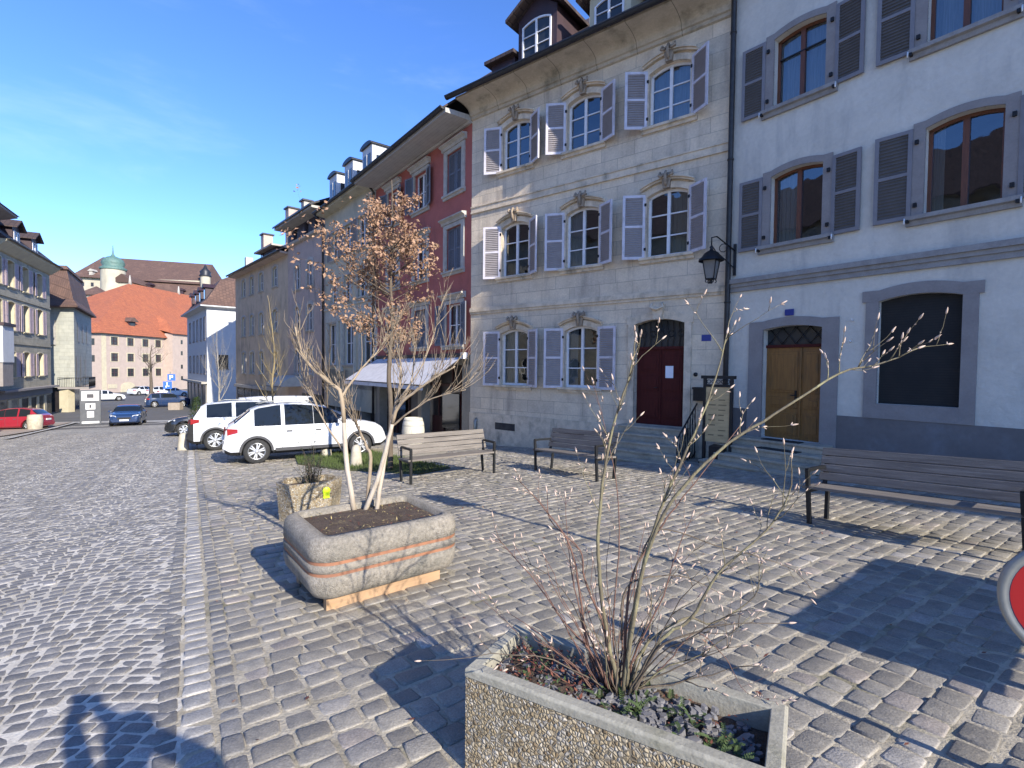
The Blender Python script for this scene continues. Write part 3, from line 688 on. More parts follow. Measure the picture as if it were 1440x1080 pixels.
# wrought iron railing beside the steps
mb = MB()
for k in range(8):
    y = -.1-.16*k; z = .15 - .1*k
    mb.tube([(7.42, y, z-.6), (7.42, y, z+.62)], .011, 5)
    mb.tube([(7.42, y+.045*math.sin(t), z+.05+t*.075) for t in [i*.8 for i in range(8)]], .008, 4)
mb.tube([(7.42, 0, .85), (7.42, -1.28, .1)], .02, 6); mb.tube([(7.42, 0, -.28), (7.42, -1.28, -1.0)], .014, 6)
B.mesh(mb, 'stair_railing', IRON)
JX = B.world(LC, 0, 0)
# cellar grille bars
# ------------------------------------------------ white house
DW = Vector((.582, -.8132)).normalized(); PW = Vector((4.95, 11.62))
Bc = B
B = Bld('white_house', PW, DW, -.6, 'white rough plastered house with grey shutters and oak door beside pale limestone house', 'house')
B.gmat = WHITE
LW = 12.5
ops2 = [(.89, 1.91, 7.18, 8.62, .08), (3.50, 4.45, 7.18, 8.62, .08), (6.2, 7.2, 7.18, 8.62, .08), (9.2, 10.2, 7.18, 8.62, .08)]
ops1 = [(.89, 1.92, 4.31, 5.76, .085), (3.53, 4.52, 4.33, 5.80, .085), (6.2, 7.2, 4.33, 5.8, .085), (9.2, 10.2, 4.33, 5.8, .085)]
ops3 = [(.89, 1.91, 10.05, 11.35, .1), (3.5, 4.45, 10.05, 11.35, .1), (6.2, 7.2, 10.05, 11.35, .1), (9.2, 10.2, 10.05, 11.35, .1)]
dW = (.80, 1.99, .22, 2.53, .07); shp = (2.93, 4.10, 1.08, 2.93, .085)
wall(B, LW, -1.5, 12.3, ops1+ops2+ops3+[dW, shp, (6.3, 7.5, 1.08, 2.93, .13)], WHITE, depth=10, rev=.26, room=.9)
for i, op in enumerate(ops1+ops2+ops3):
    window(B, op, BFR, rows=1, y=.15, fw=.055, mull=.085, cur={0: [(.05, .45)], 1: [(.03, .2), (.93, 1)], 4: [(0, 1)], 5: [(0, 1)]}.get(i), cols=2)
    if i in (4,):   # thin bar across
        mb = MB(); mb.box(op[0]+.05, op[1]-.05, .13, .16, 8.2, 8.225); B.mesh(mb, 'glazing_bar', IRON)
    sr = surround(B, op, .17, .03, GTRIM, sill=(.06, .13, .15), wl_=.13, sillmat=SILLG)
    for sg in (-1, 1):
        h = (op[0]-.17 if sg < 0 else op[1]+.17); 
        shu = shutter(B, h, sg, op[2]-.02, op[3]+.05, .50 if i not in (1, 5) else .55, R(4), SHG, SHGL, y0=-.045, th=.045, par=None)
        hinges(B, h+sg*-.06, (op[2]+.2, op[3]-.2), par=shu)
        mb = MB(); mb.box(h+sg*.02-.02, h+sg*.02+.02, -.14, -.03, op[2]-.10, op[2]-.05); mb.tube([(h+sg*.06, -.13, op[2]-.02), (h+sg*.06, -.14, op[2]-.12)], .012, 5, 1); B.mesh(mb, 'shutter_catch', [IRON, SIGNW], shu)
mb = MB()
for (z0, z1, p) in ((3.42, 3.52, .05), (3.52, 3.60, .08), (3.60, 3.70, .12)): mb.box(.0, LW, -p, 0, z0, z1-.001)
B.mesh(mb, 'string_course', SILLG)
mb = MB(); mb.box(0, .47, -.02, 0, -1.5, .81); mb.box(2.2, LW, -.02, 0, -1.5, .81)
B.mesh(mb, 'plinth', GPL)
surround(B, dW, .30, .035, GTRIM, sill=None, wl_=.18, name='door_surround', bottom=-.6)
surround(B, shp, .20, .035, GTRIM, sill=None, wl_=.20, ear=.06, bottom=.81)
mb = MB(); mb.box(2.93, 4.10, -.03, .1, 1.02, 1.078); B.mesh(mb, 'sill', SILLG)
mb = MB(); u0, u1, z0, z1, r_ = shp; mb.box(u0, u1, .10, .12, z0, z1+r_); B.mesh(mb, 'roller_screen', SCREEN)
mb = MB(); mb.box(.80, 1.99, .17, .21, .22, 2.15)
for (a, b_) in ((.83, 1.50), (1.55, 1.96)):
    for (c, d_) in ((.30, .78), (.88, 1.10), (1.2, 2.06)):
        mb.box(a+.03, b_-.04, .155, .172, c, d_); mb.box(a+.085, b_-.095, .142, .156, c+.05, d_-.05)
mb.box(1.51, 1.545, .135, .18, .24, 2.13)
dr = B.mesh(mb, 'door', OAK, bevel=.006)
mb = MB(); mb.tube([(1.44, .13, 1.15), (1.44, .09, 1.15), (1.36, .09, 1.15)], .012, 6); mb.box(1.42, 1.46, .14, .15, 1.0, 1.25); B.mesh(mb, 'handle', IRON, dr)
mb = MB(); mb.box(.8, 1.99, .13, .21, 2.15, 2.21, 1); mb.box(.8, 1.99, .2, .205, 2.21, 2.66, 0)
for k in range(4):
    a = .85+k*.28
    mb.tube([(a, .16, 2.22), (a+.28, .16, 2.58)], .009, 4, 2); mb.tube([(a+.28, .16, 2.22), (a, .16, 2.58)], .009, 4, 2)
B.mesh(mb, 'fanlight', [GLF, MAROON, IRON])
mb = MB(); mb.box(1.27, 1.45, -.05, -.037, 2.80, 2.93); B.mesh(mb, 'number_plaque', BLUEP)
for (u, z) in ((2.52, 2.62), (2.50, 2.22)):
    mb = MB(); mb.tube([(u, 0, z), (u, -.07, z), (u, -.075, z+.03)], .012, 5); B.mesh(mb, 'wall_hook', SIGNW)
steps(B, .25, 2.25, .215, 4, .155, .28, STEP, .04)
mb = MB()
mb.box(1.0, 1.75, -.36, -.12, .216, .232); mb.box(1.05, 1.85, -.64, -.42, .061, .077); B.mesh(mb, 'door_mats', BLACK)
mb = MB(); mb.prism([(0, 12.2), (-.5, 12.35), (-.6, 12.5), (0, 12.5)], 0, LW, 0, 'x'); B.mesh(mb, 'cornice', SILLG)
gutter(B, 0, LW, -.68, 12.55, .09)
mb = MB(); mb.prism([(-.7, 12.5), (5, 12.5+5.7*tp), (10.5, 12.5), (10.5, 12.4), (5, 12.35+5.6*tp), (-.7, 12.42)], -.1, LW+.1, 0, 'x'); B.mesh(mb, 'roof', TILED)
# downpipe at the junction, with lantern bracket
mb = MB(); q = [(Bc.world(LC-.02, .14, z)) for z in (-.5, 3.0, 6.0, 9.5, 10.3)]; q.append(Bc.world(LC-.05, .8, 10.65))
mb.tube(q, .058, 10)
for z in (.8, 3.2, 6.4, 9.2): mb.tube([Bc.world(LC-.02, .14, z-.02), Bc.world(LC-.02, .14, z+.02)], .07, 10)
mb.tube([Bc.world(LC-.02, .14, -.5), Bc.world(LC-.02, .14, .9)], .07, 10)
o = mb.build('downpipe', PIPE); tag(o, 'dark downpipe running full height between limestone and white houses', 'pipe')
# wall lantern
lp = Bc.world(7.93, .8, 0); lw = PW + DW*.12 + Vector((DW.y, -DW.x))*.03
t = thing('wall_lantern', (lp.x, lp.y, 3.55), math.atan2(DC.y, DC.x), 'black iron street lantern with four glass sides on a wall bracket', 'lantern')
mb = MB(); mb.lathe([(0, .0), (.03, .0), (.05, .03), (.03, .06), (.06, .08), (.06, .10)], n=10)
for k in range(4):
    a = math.pi/4 + k*math.pi/2; c, s_ = math.cos(a), math.sin(a)
    mb.tube([(.12*c, .12*s_, .10), (.20*c, .20*s_, .50)], .012, 4)
    a2 = a + math.pi/2; c2, s2 = math.cos(a2), math.sin(a2)
    mb.tube([(.12*c, .12*s_, .10), (.12*c2, .12*s2, .10)], .012, 4); mb.tube([(.2*c, .2*s_, .50), (.2*c2, .2*s2, .50)], .014, 4)
    mb.tube([(.1*c, .1*s_, .10), (.13*c, .13*s_, .05), (.10*c, .10*s_, .02)], .012, 4)
mb.lathe([(.27, .49), (.26, .53), (.20, .58), (.15, .66), (.09, .70), (.05, .71), (.03, .76), (.045, .79), (.0, .84)], n=12)
mb.build('lantern_frame', IRON, t)
mb = MB(); pts = [[(r_*math.cos(math.pi/4+k*math.pi/2), r_*math.sin(math.pi/4+k*math.pi/2), z) for k in range(4)] for (r_, z) in ((.115, .11), (.192, .49))]
mb.add(pts[0]+pts[1], [(k, (k+1) % 4, (k+1) % 4+4, k+4) for k in range(4)]); mb.build('lantern_glass', FROST, t)
mb = MB(); wloc = t.matrix_basis.inverted() @ Vector((lw.x, lw.y, 4.05))
mb.tube([(0, 0, .84), (0, 0, 1.0), (.08, .1, 1.03), tuple(wloc + Vector((0, 0, .3)))], .016, 6)
mid = wloc*.5 + Vector((0, 0, .35)); mb.tube([(0, 0, .84), (.05, .12, .72), tuple(mid), tuple(wloc + Vector((0, 0, -.1)))], .012, 6)
mb.tube([(mid.x + .09*math.cos(a), mid.y+.0, mid.z+.22+.09*math.sin(a)) for a in [i*.7 for i in range(10)]], .01, 5)
mb.box(wloc.x-.03, wloc.x+.03, wloc.y-.02, wloc.y+.02, wloc.z-.25, wloc.z+.45); mb.build('bracket', IRON, t)

# plain row beyond the white house, out of frame, continues the street front
B = Bld('neighbour_house', PW + DW*12.52, DW, -.3, 'grey rendered town house continuing the row past the white house', 'house'); B.gmat = PALE
ops = [(1.5+3*i, 2.5+3*i, z, z+1.5, 0) for i in range(9) for z in (1.3, 4.4, 7.3, 9.9)]
wall(B, 30, -1.0, 15.0, ops, PALE, depth=10)
for op in ops: window(B, op, WFR, rows=2, panes=GLF)
gable_roof(B, 30, 10, 15.0, R(38), TILED)

# ------------------------------------------------ red house
DR = Vector((.604, -.797)).normalized()
LR = 8.03
PRr = PC + Vector((0, 0)); PR = PRr - DR*LR
B = Bld('red_house', PR, DR, -1.9, 'dark red plastered town house with grey eaves over a grey shop awning', 'house'); B.gmat = REDW
ops = []
for (c, hw_) in ((1.10, .50), (3.62, .50), (6.15, .50)):
    for (z0, z1) in ((7.66, 9.08), (5.0, 6.5), (2.42, 3.86)): ops.append((LR-c-hw_, LR-c+hw_, z0, z1, 0))
wall(B, LR, 2.08, 9.75, ops, REDW, depth=9)
kinds = {(0): 'closed'}
for i, op in enumerate(ops):
    col_, row_ = i//3, i % 3
    half = (op[1]-op[0])/2
    if (col_, row_) in ((0, 0), (0, 1), (1, 2)):     # closed shutters fill the opening
        for sg, h in ((1, op[0]+.01), (-1, op[1]-.01)): shutter(B, h, sg, op[2]+.01, op[3]-.01, half-.03, 0, SHB, SHB, y0=.05, n=12)
    else:
        window(B, op, WFR, rows=2, y=.12)
        if row_ == 0 or (col_, row_) == (0, 2):
            for sg, h in ((-1, op[0]-.05), (1, op[1]+.05)): shutter(B, h, sg, op[2]+.01, op[3]-.01, half, R(14), SHB, SHB, y0=-.06, n=12)
    sr = surround(B, op, .19, .05, PALE, sill=(.03, .12, .14), wl_=.13)
    mb = MB(); mb.prism([(0, op[3]+.14), (-.07, op[3]+.15), (-.09, op[3]+.24), (-.2, op[3]+.29), (-.2, op[3]+.33), (0, op[3]+.36)], op[0]-.30, op[1]+.30, 0, 'x'); B.mesh(mb, 'hood', PALE, sr)
mb = MB(); mb.prism([(0, 9.60), (-.08, 9.60), (-.12, 9.66), (-1.0, 9.66), (-1.0, 9.80), (0, 9.84)], -.0, LR, 0, 'x'); B.mesh(mb, 'soffit', SOFF)
gutter(B, -.1, LR-.02, -1.08, 9.82, .08)
mb = MB(); mb.prism([(-1.05, 9.84), (4.5, 9.84+5.6*tp), (9.5, 9.84), (9.5, 9.8), (4.5, 9.7+5.5*tp), (-1.05, 9.78)], 0, LR, 0, 'x'); rf = B.mesh(mb, 'roof', TILED)
# shop level
mb = MB(); mb.box(LR-.55, LR, .02, .4, -1.9, 2.06, 0); mb.box(0, .4, .02, .4, -1.9, 2.06, 0); mb.box(4.2, 4.5, .02, .4, -1.9, 2.06, 0); mb.box(0, LR, .02, .35, 1.75, 2.07, 0)
B.mesh(mb, 'shop_pillar', PILB)
mb = MB(); mb.box(0, LR, .55, .6, -1.9, 1.76, 0)
for u in (5.0, 6.0, 6.6, 7.35, 1.2, 2.4, 3.5): mb.box(u-.04, u+.04, .50, .56, -1.9, 1.75, 1)
mb.box(0, LR, .48, .55, .95, 1.05, 1); mb.box(4.5, 5.4, .5, .56, -1.9, -.2, 1); B.mesh(mb, 'shopfront', [SHOPD, mk('maroon_shop_frame', (.06, .018, .016), rough=.5)])
for bxx in ((5.4, 6.6, .44, .47, -.6, .7), (1.0, 2.2, .44, .47, -.6, .8)):
    mb = MB(); mb.box(*bxx); B.mesh(mb, 'shop_window', GLF)
mb = MB(); mb.box(0, .0+.01, .4, 9, -1.9, 2.06); mb.box(LR-.01, LR, .4, 9, -1.9, 2.06); B.mesh(mb, 'side_wall', PILB)
# awning
t = thing('shop_awning', B.world(LR-.35, 0, 2.0), math.atan2(DR.y, DR.x), 'long pale grey canvas awning over the red house shop', 'awning')
mb = MB(); n = 24
for k in range(n):
    a, b_ = -7.3 + 7.3*k/n, -7.3 + 7.3*(k+1)/n; sg = .03*math.sin(k)
    mb.add([(a,-.05,.03),(b_,-.05,.03),(b_,-1.55,-.92),(a,-1.55,-.92)], [(0,1,2,3)]); mb.add([(a,-1.55,-.92),(b_,-1.55,-.92),(b_,-1.56+.0,-1.08),(a,-1.56,-1.08)], [(0,1,2,3)])
mb.build('canvas', AWN, t)
mb = MB(); mb.tube([(-7.3,-1.54,-.93),(0,-1.54,-.93)], .025, 6); mb.tube([(0.0,-.05,.03),(.0,-1.54,-.93)], .02, 6); mb.tube([(-7.3,-.05,.03),(-7.3,-1.54,-.93)], .02, 6)
mb.box(-7.35, .05, -.13, .0, 0.03, .14)
mb.build('frame', PIPE, t)
mb = MB(); mb.box(.03, .2, -.2, -.02, -.05, .16); mb.build('end_cap', SIGNW, t)

# ------------------------------------------------ greenish house
def far_house(name, p0, d, L, zb, label, mat, ops, zw0, zw1, winm=WFR, sur=(.12, .03, PALE), rows=2, depth=9, group=None, revmat=None, rev=.22):
    B = Bld(name, p0, d, zb, label, 'house', group); B.gmat = mat
    wall(B, L, zw0, zw1, ops, mat, depth=depth, revmat=revmat, rev=rev)
    for op in ops:
        window(B, op, winm, rows=rows, panes=GLF, bar=.04)
        if sur: surround(B, op, sur[0], sur[1], sur[2], sill=(.03, .1, .12))
    return B
DG = Vector((.62, -.784)).normalized(); LG = 6.97
PG = PR - DG*LG
ops = [(LG-c-.5, LG-c+.5, 7.35, 8.85, 0) for c in (1.6, 3.5, 5.35)] + [(LG-c-.5, LG-c+.5, 5.0, 6.3, 0) for c in (1.6, 3.5, 5.5)] + [(LG-6.3, LG-5.1, 1.75, 3.95, 0), (LG-3.95, LG-2.7, 1.75, 3.95, 0), (LG-1.5, LG-.15, 1.75, 3.95, 0)]
B = far_house('olive_cream_house', PG, DG, LG, -2.2, 'greenish cream plastered house with three small white dormers on its roof', GREENW, ops, -.5, 9.95, sur=(.13, .03, PALE))
for op in ops[:3]:
    for sg, h in ((-1, op[0]-.06), (1, op[1]+.06)): shutter(B, h, sg, op[2], op[3], .42, R(8), GTRIM, GTRIM, n=10)
mb = MB(); mb.box(0, LG, -.06, 0, 4.05, 4.12); mb.box(0, LG, -.09, 0, 4.72, 4.80); mb.box(.0, LG, -.03, 0, 4.12, 4.72)
for op in ops[6:]: mb.box(op[0]-.34, op[0]-.19, -.10, 0, 1.4, 4.04); mb.box(op[1]+.19, op[1]+.34, -.10, 0, 1.4, 4.04)
B.mesh(mb, 'frieze', mk('pale_cream_trim', (.50, .485, .42), (.42, .41, .35), 4, .85))
mb = MB(); mb.prism([(0, 9.92), (-.5, 9.95), (-.52, 10.08), (0, 10.1)], 0, LG, 0, 'x'); B.mesh(mb, 'cornice', GREENW)
gutter(B, -.1, LG, -.6, 10.10, .08)
mb = MB(); mb.prism([(-.6, 10.1), (4.5, 10.1+5.1*tp), (9.5, 10.0), (9.5, 9.95), (4.5, 9.95+5.0*tp), (-.6, 10.03)], 0, LG, 0, 'x'); rf = B.mesh(mb, 'roof', TILED)
for u in (LG-5.2, LG-2.95, LG-.65):
    mb = MB(); mb.box(u-.56, u+.56, -.15, 1.9, 10.3, 11.7, 0); mb.box(u-.40, u+.40, -.17, -.14, 10.4, 11.35, 1); mb.box(u-.03, u+.03, -.19, -.17, 10.4, 11.35, 0)
    mb.box(u+.56, u+.58, 0.05, .6, 10.5, 11.25, 1); mb.box(u-.58, u-.56, 0.05, .6, 10.5, 11.25, 1)
    arc = [(u-.66, 11.7)] + [(u + .66*math.cos(math.pi - math.pi*k/8), 11.72 + .18*math.sin(math.pi*k/8)) for k in range(9)] + [(u+.66, 11.7)]
    mb.prism(arc, -.25, 2.1, 2); B.mesh(mb, 'dormer', [PWHITE, GLF, GUT], rf)
mb = MB(); mb.box(0, LG, .5, .55, -2.2, .9, 0); 
for u in (.1, 1.6, 3.3, 5.1, LG-.1): mb.box(u-.12, u+.12, .05, .5, -2.2, .9, 1)
mb.box(0, LG, .0, .5, .55, 1.5, 1); B.mesh(mb, 'shopfront', [SHOPD, PILB])
mb = MB(); mb.tube([B.world(LG, .12, z) - Vector((0,0,0)) for z in (-1.2, 9.5)] + [B.world(LG-.02, .6, 10.05)], .06, 8)
tag(mb.build('downpipe', PIPE), 'dark downpipe between red house and greenish cream house', 'pipe')
mb = MB(); mb.tube([B.world(0, .12, z) for z in (-1.6, 9.5)] + [B.world(0.02, .6, 10.05)], .06, 8)
tag(mb.build('downpipe', PIPE), 'dark downpipe between greenish cream house and mauve grey house', 'pipe')

# ------------------------------------------------ mauve grey house
DB = Vector((.66, -.751)).normalized(); LB = 6.33; PB = PG - DB*LB
ops = []
for c in (4.55, 2.35):
    for (z0, z1) in ((6.45, 7.85), (3.8, 5.25), (1.15, 2.6)): ops.append((LB-c-.42, LB-c+.42, z0, z1, .12))
B = far_house('mauve_grey_house', PB, DB, LB, -2.5, 'mauve grey plastered house with dark slate attic storey and wide eaves', BROWNW, ops, -2.6, 9.3, sur=(.2, .04, PALE))
B2o = [(LB-c-.35, LB-c+.35, 9.55, 10.3, 0) for c in (1.2, 2.9, 4.9)]
wall(B, LB, 9.42, 10.4, B2o, ATTIC, depth=9, name='attic_wall')
for op in B2o: window(B, op, DWOOD, rows=1, panes=GLF)
mb = MB(); mb.prism([(0, 9.3), (-.2, 9.33), (-.25, 9.45), (0, 9.45)], 0, LB, 0, 'x'); B.mesh(mb, 'string_course', PALE)
mb = MB(); mb.prism([(0, 10.38), (-.75, 10.4), (-.75, 10.52), (0, 10.55)], -.3, LB, 0, 'x'); B.mesh(mb, 'soffit', PALE)
mb = MB(); mb.prism([(-.85, 10.60), (4.5, 10.6+5.4*.5), (9.5, 10.5), (9.5, 10.4), (4.5, 10.45+5.3*.5), (-.85, 10.50)], -.4, LB, 0, 'x'); rf = B.mesh(mb, 'roof', GUT)
mb = MB(); mb.box(1.9, 2.4, .2, .7, 10.8, 11.9, 0); mb.box(1.8, 2.5, .1, .8, 11.9, 12.0, 1); B.mesh(mb, 'chimney', [PALE, GUT], rf)
mb = MB(); mb.box(2.6, LB-.5, -.01, .03, -2.4, .0, 0); mb.box(1.4, 2.4, -.01, .03, -2.4, -.2, 1); B.mesh(mb, 'shopfront', [SHOPD, MAROON])
t = thing('curved_awning', B.world(1.3, 0, .95), math.atan2(DB.y, DB.x), 'small curved cream canopy over the mauve grey house door', 'awning')
mb = MB(); n = 8
for k in range(n):
    a, b_ = math.pi/2*k/n, math.pi/2*(k+1)/n
    mb.add([(-1.5,-1.3*math.sin(a),.0+.65*math.cos(a)-.55),(1.5,-1.3*math.sin(a),.65*math.cos(a)-.55),(1.5,-1.3*math.sin(b_),.65*math.cos(b_)-.55),(-1.5,-1.3*math.sin(b_),.65*math.cos(b_)-.55)], [(0,1,2,3)], 0, True)
for u in (-1.5, 1.5): mb.add([(u,0,-.55)] + [(u,-1.3*math.sin(math.pi/2*k/n),.65*math.cos(math.pi/2*k/n)-.55) for k in range(n+1)], [tuple(range(n+2))])
mb.build('canvas', AWNC, t)
mb = MB(); mb.tube([(-1.5, -1.3, -.56), (1.5, -1.3, -.56)], .02, 6); mb.build('frame', PIPE, t)

# ------------------------------------------------ long beige house
DE = Vector((.673, -.7396)).normalized(); LE = 12.78; PE = PB - DE*LE
ops = []
for c in (2.6, 5.75, 8.1, 10.35):
    for (z0, z1) in ((7.15, 8.4), (4.0, 5.45), (1.05, 2.6)): ops.append((LE-c-.48, LE-c+.48, z0, z1, .12))
B = far_house('beige_house', PE, DE, LE, -3.2, 'long beige grey stone house with three rows of narrow arched windows', BEIGE, ops, -3.3, 9.1, sur=(.15, .03, PALE), revmat=CREAMW, rev=.3)
mb = MB(); mb.prism([(0, 8.95), (-.5, 9.0), (-.5, 9.12), (0, 9.12)], -.2, LE, 0, 'x'); B.mesh(mb, 'cornice', BROWNW)
gutter(B, -.3, LE, -.6, 9.12, .08)
mb = MB(); mb.prism([(-.6, 9.15), (4.8, 9.15+5.4*.72), (10, 9.1), (10, 9.05), (4.8, 9.0+5.4*.72), (-.6, 9.07)], -.3, LE, 0, 'x'); rf = B.mesh(mb, 'roof', TILEB)
mb = MB(); mb.box(LE-6.5, LE-3.0, .2, 2.5, 9.5, 10.0, 0); mb.prism([(LE-6.8, 10.0), (LE-2.7, 10.0), (LE-2.7, 10.12), (LE-6.8, 10.12)], -.2, 3.0, 1); mb.box(LE-6.2, LE-5.8, .15, .22, 9.55, 9.95, 2); B.mesh(mb, 'dormer', [DWOOD, PALE, GLF], rf)
for (u, h) in ((3.2, 12.2), (9.0, 13.0)):
    mb = MB(); mb.box(u-.35, u+.35, 1.2, 1.9, 10, h, 0); mb.box(u-.45, u+.45, 1.1, 2.0, h, h+.1, 1); B.mesh(mb, 'chimney', [BROWNW, GUT], rf)
mb = MB(); mb.box(.3, 10.4, -.25, .0, -.1, .12, 1); mb.box(.5, 10.2, -.02, .03, -3.2, -.1, 0)
for k in range(6): mb.box(.5+k*1.95-.08, .5+k*1.95+.12, -.06, .03, -3.2, -.1, 2)
mb.box(.6, 10, -.03, .0, -.75, -.3, 3)
B.mesh(mb, 'shopfront', [SHOPD, SIGNW if False else PALE, PILB, mk('grey_shop_glass', (.10, .11, .12), rough=.15)])
# ------------------------------------------------ white corner house
PH = Vector((-30.0, 49.8)); DH = Vector((.633, -.774)).normalized()      # its front runs away to the upper left
L = 14.0; P0 = PH - DH*L
ops = [(L-c-.5, L-c+.5, 4.2, 6.4, 0) for c in (1.3, 3.6, 6.0, 8.6, 11.5)] + [(L-c-.5, L-c+.5, .8, 2.6, 0) for c in (1.3, 3.6, 6.0, 8.6, 11.5)]
B = Bld('white_corner_house', P0, DH, -3.3, 'white rendered corner house with brown mansard roof and street lantern side', 'house'); B.gmat = PWHITE
wall(B, L, -3.3, 7.3, ops, PWHITE, depth=9.5)
for op in ops: window(B, op, WFR, rows=2, panes=GLF); surround(B, op, .1, .03, GTRIM, sill=(.03, .08, .1))
mb = MB(); mb.box(.2, L-.2, -.02, 0, -3.2, -.4, 1); mb.box(0, L, -.5, 0, -.2, .0, 0)
for k in range(6): mb.box(.3+k*2.6, .75+k*2.6, -.08, -.02, -3.2, -.2, 0)
B.mesh(mb, 'shopfront', [PALE, SHOPD])
for (y, z) in ((4.2, 5.5), (6.2, 5.5), (4.5, 1.9), (6.4, 1.9), (1.0, 2.0)):
    mb = MB(); mb.box(L-.02, L+.03, y, y+.85, z-.7, z+.7, 0); sw_ = B.mesh(mb, 'side_window', GLF)
    mb = MB(); mb.box(L, L+.06, y-.06, y+.91, z-.8, z-.7); B.mesh(mb, 'sill', GTRIM, sw_)
mb = MB()
for (y, z) in ((3.3, 5.5),): mb.box(L+.0, L+.05, y, y+.8, z-.7, z+.7, 0)
B.mesh(mb, 'shutter', PALE)
# mansard
mb = MB(); o_ = .6
def ring(i, z): return [(-i, -i, z), (L+i, -i, z), (L+i, 9.5+i, z), (-i, 9.5+i, z)]
rings = [ring(o_, 7.5), ring(-.1, 8.2), ring(-1.5, 10.4), ring(-1.7, 10.5)]
vs = [v for r_ in rings for v in r_]; fs = [(i*4+k, i*4+(k+1) % 4, (i+1)*4+(k+1) % 4, (i+1)*4+k) for i in range(3) for k in range(4)]
vs += [(4, 4.75, 12.3), (L-4, 4.75, 12.3)]
fs += [(12, 13, 17, 16), (13, 14, 17), (14, 15, 16, 17), (15, 12, 16)]
mb.add(vs, fs, 0)
rf = B.mesh(mb, 'roof', TILEB)
mb = MB(); mb.add(ring(o_, 7.49) + ring(0, 7.25), [(0,1,5,4),(1,2,6,5),(2,3,7,6),(3,0,4,7)]); mb.add(ring(o_, 7.49)+ring(o_, 7.38), [(0,1,5,4),(1,2,6,5),(2,3,7,6),(3,0,4,7)]); B.mesh(mb, 'cornice', PWHITE)
for u in (2.5, 5.5, 8.5, 11.5):
    mb = MB(); mb.box(u-.5, u+.5, .2, 1.8, 8.2, 9.5, 0); mb.box(u-.33, u+.33, .17, .21, 8.4, 9.3, 1); mb.prism([(u-.7, 9.5), (u, 9.95), (u+.7, 9.5)], 0, 2, 0); B.mesh(mb, 'dormer', [DWOOD, GLF], rf)
mb = MB(); mb.box(L-3, L-2.4, 4, 4.7, 11, 13.2); B.mesh(mb, 'chimney', PALE, rf)
# ------------------------------------------------ large building with orange roof at the end of the street
DF = Vector((.066, .998)); N_ = 45.0
PF = Vector((-68.9 - .066*0, 85.0)); P0 = PF
# facade local u runs from far end (0) to near corner (N_)
B = Bld('orange_roofed_hall', P0, DF, -3.6, 'large pale pink hall with steep orange tiled roof closing the street', 'building'); B.gmat = PINKW
ops = []
for k in range(9):
    c = (2.6, 6.0, 9.4, 12.5, 21.5, 25, 28.5, 32, 35.5)[k]
    for z in (4.95, 2.15, -.5): ops.append((c-.72, c+.72, z, z+1.4, 0))
wall(B, N_, -3.6, 7.0, ops, PINKW, depth=18, rev=.15, name='wall')
for op in ops:
    window(B, op, DWOOD, rows=2, panes=GLF, y=.08, mull=.16, bar=.12, fw=.08)
    surround(B, op, .18, .03, CREAMW, sill=(0, .05, .1))
mb = MB(); mb.box(0, .9, -.04, .02, -3.6, 6.8); B.mesh(mb, 'quoins', CREAMW)
mb = MB(); mb.box(14.2, 18.8, -1.6, .0, -3.6, 7.8); tw = B.mesh(mb, 'stair_turret', PINKW)
for z in (-1.0, 1.3, 4.0, 6.2): mb = MB(); mb.box(16.4, 16.9, -1.64, -1.59, z-.4, z+.4); B.mesh(mb, 'turret_window', GLF, tw)
mb = MB(); uc = 5.3; mb.prism([(uc-1.5, -3.6), (uc+1.5, -3.6), (uc+1.5, -2.3)] + [(uc+1.5*math.cos(a), -2.3+.8*math.sin(a)) for a in [math.pi*k/8 for k in range(1, 8)]] + [(uc-1.5, -2.3)], -.05, .02); B.mesh(mb, 'arched_gate', CREAMW)
mb = MB(); mb.box(1.2, 3.0, -.06, .02, -2.5, -1.8); B.mesh(mb, 'wall_panel', CREAMW)
# end wall windows
for z in (5.4, 2.6):
    for y in (1.2, 3.4, 5.8): mb = MB(); mb.box(-.04, .02, y, y+.8, z-.55, z+.55); B.mesh(mb, 'end_window', GLF)
mb = MB(); e = .6; rz = 17.9
vs = [(-e, -e, 6.85), (N_+e, -e, 6.85), (N_+e, 18+e, 6.85), (-e, 18+e, 6.85), (16.5, 9, rz), (N_-6, 9, rz),
      (.5, .9, 8.6), (N_-.5, .9, 8.6), (N_-.5, 17, 8.6), (.5, 17, 8.6)]
mb.add(vs, [(0,1,7,6),(1,2,8,7),(2,3,9,8),(3,0,6,9),(6,7,5,4),(7,8,5),(8,9,4,5),(9,6,4)]); 
mb.add([(-e, -e, 6.84), (N_+e, -e, 6.84), (N_+e, 18+e, 6.84), (-e, 18+e, 6.84)], [(0,3,2,1)], 1)
rf = B.mesh(mb, 'roof', [TILEO, DWOOD])
mb = MB(); mb.add([(13.8,-2.1,7.7),(19.2,-2.1,7.7),(19.2,1.5,8.6),(13.8,1.5,8.6),(16.5,1.2,10.4),(16.5,4.2,12.0)], [(0,1,4),(1,2,5,4),(3,0,4,5),(0,3,2,1)]); B.mesh(mb, 'turret_roof', TILEO, tw)
mb = MB(); u = 7.6; mb.box(u-.7, u+.7, 1.0, 3.4, 8.2, 9.4, 0); mb.box(u-.5, u+.5, .95, 1.02, 8.4, 9.2, 1); mb.prism([(u-1, 9.4), (u, 10.2), (u+1, 9.4)], .5, 4, 2); B.mesh(mb, 'dormer', [DWOOD, GLF, TILEB], rf)
for u in (16.5, 30):
    mb = MB(); mb.tube([(u, 9, rz-.3), (u, 9, rz+1.6)], [.35, .08], 6); B.mesh(mb, 'finial', PALE, rf)

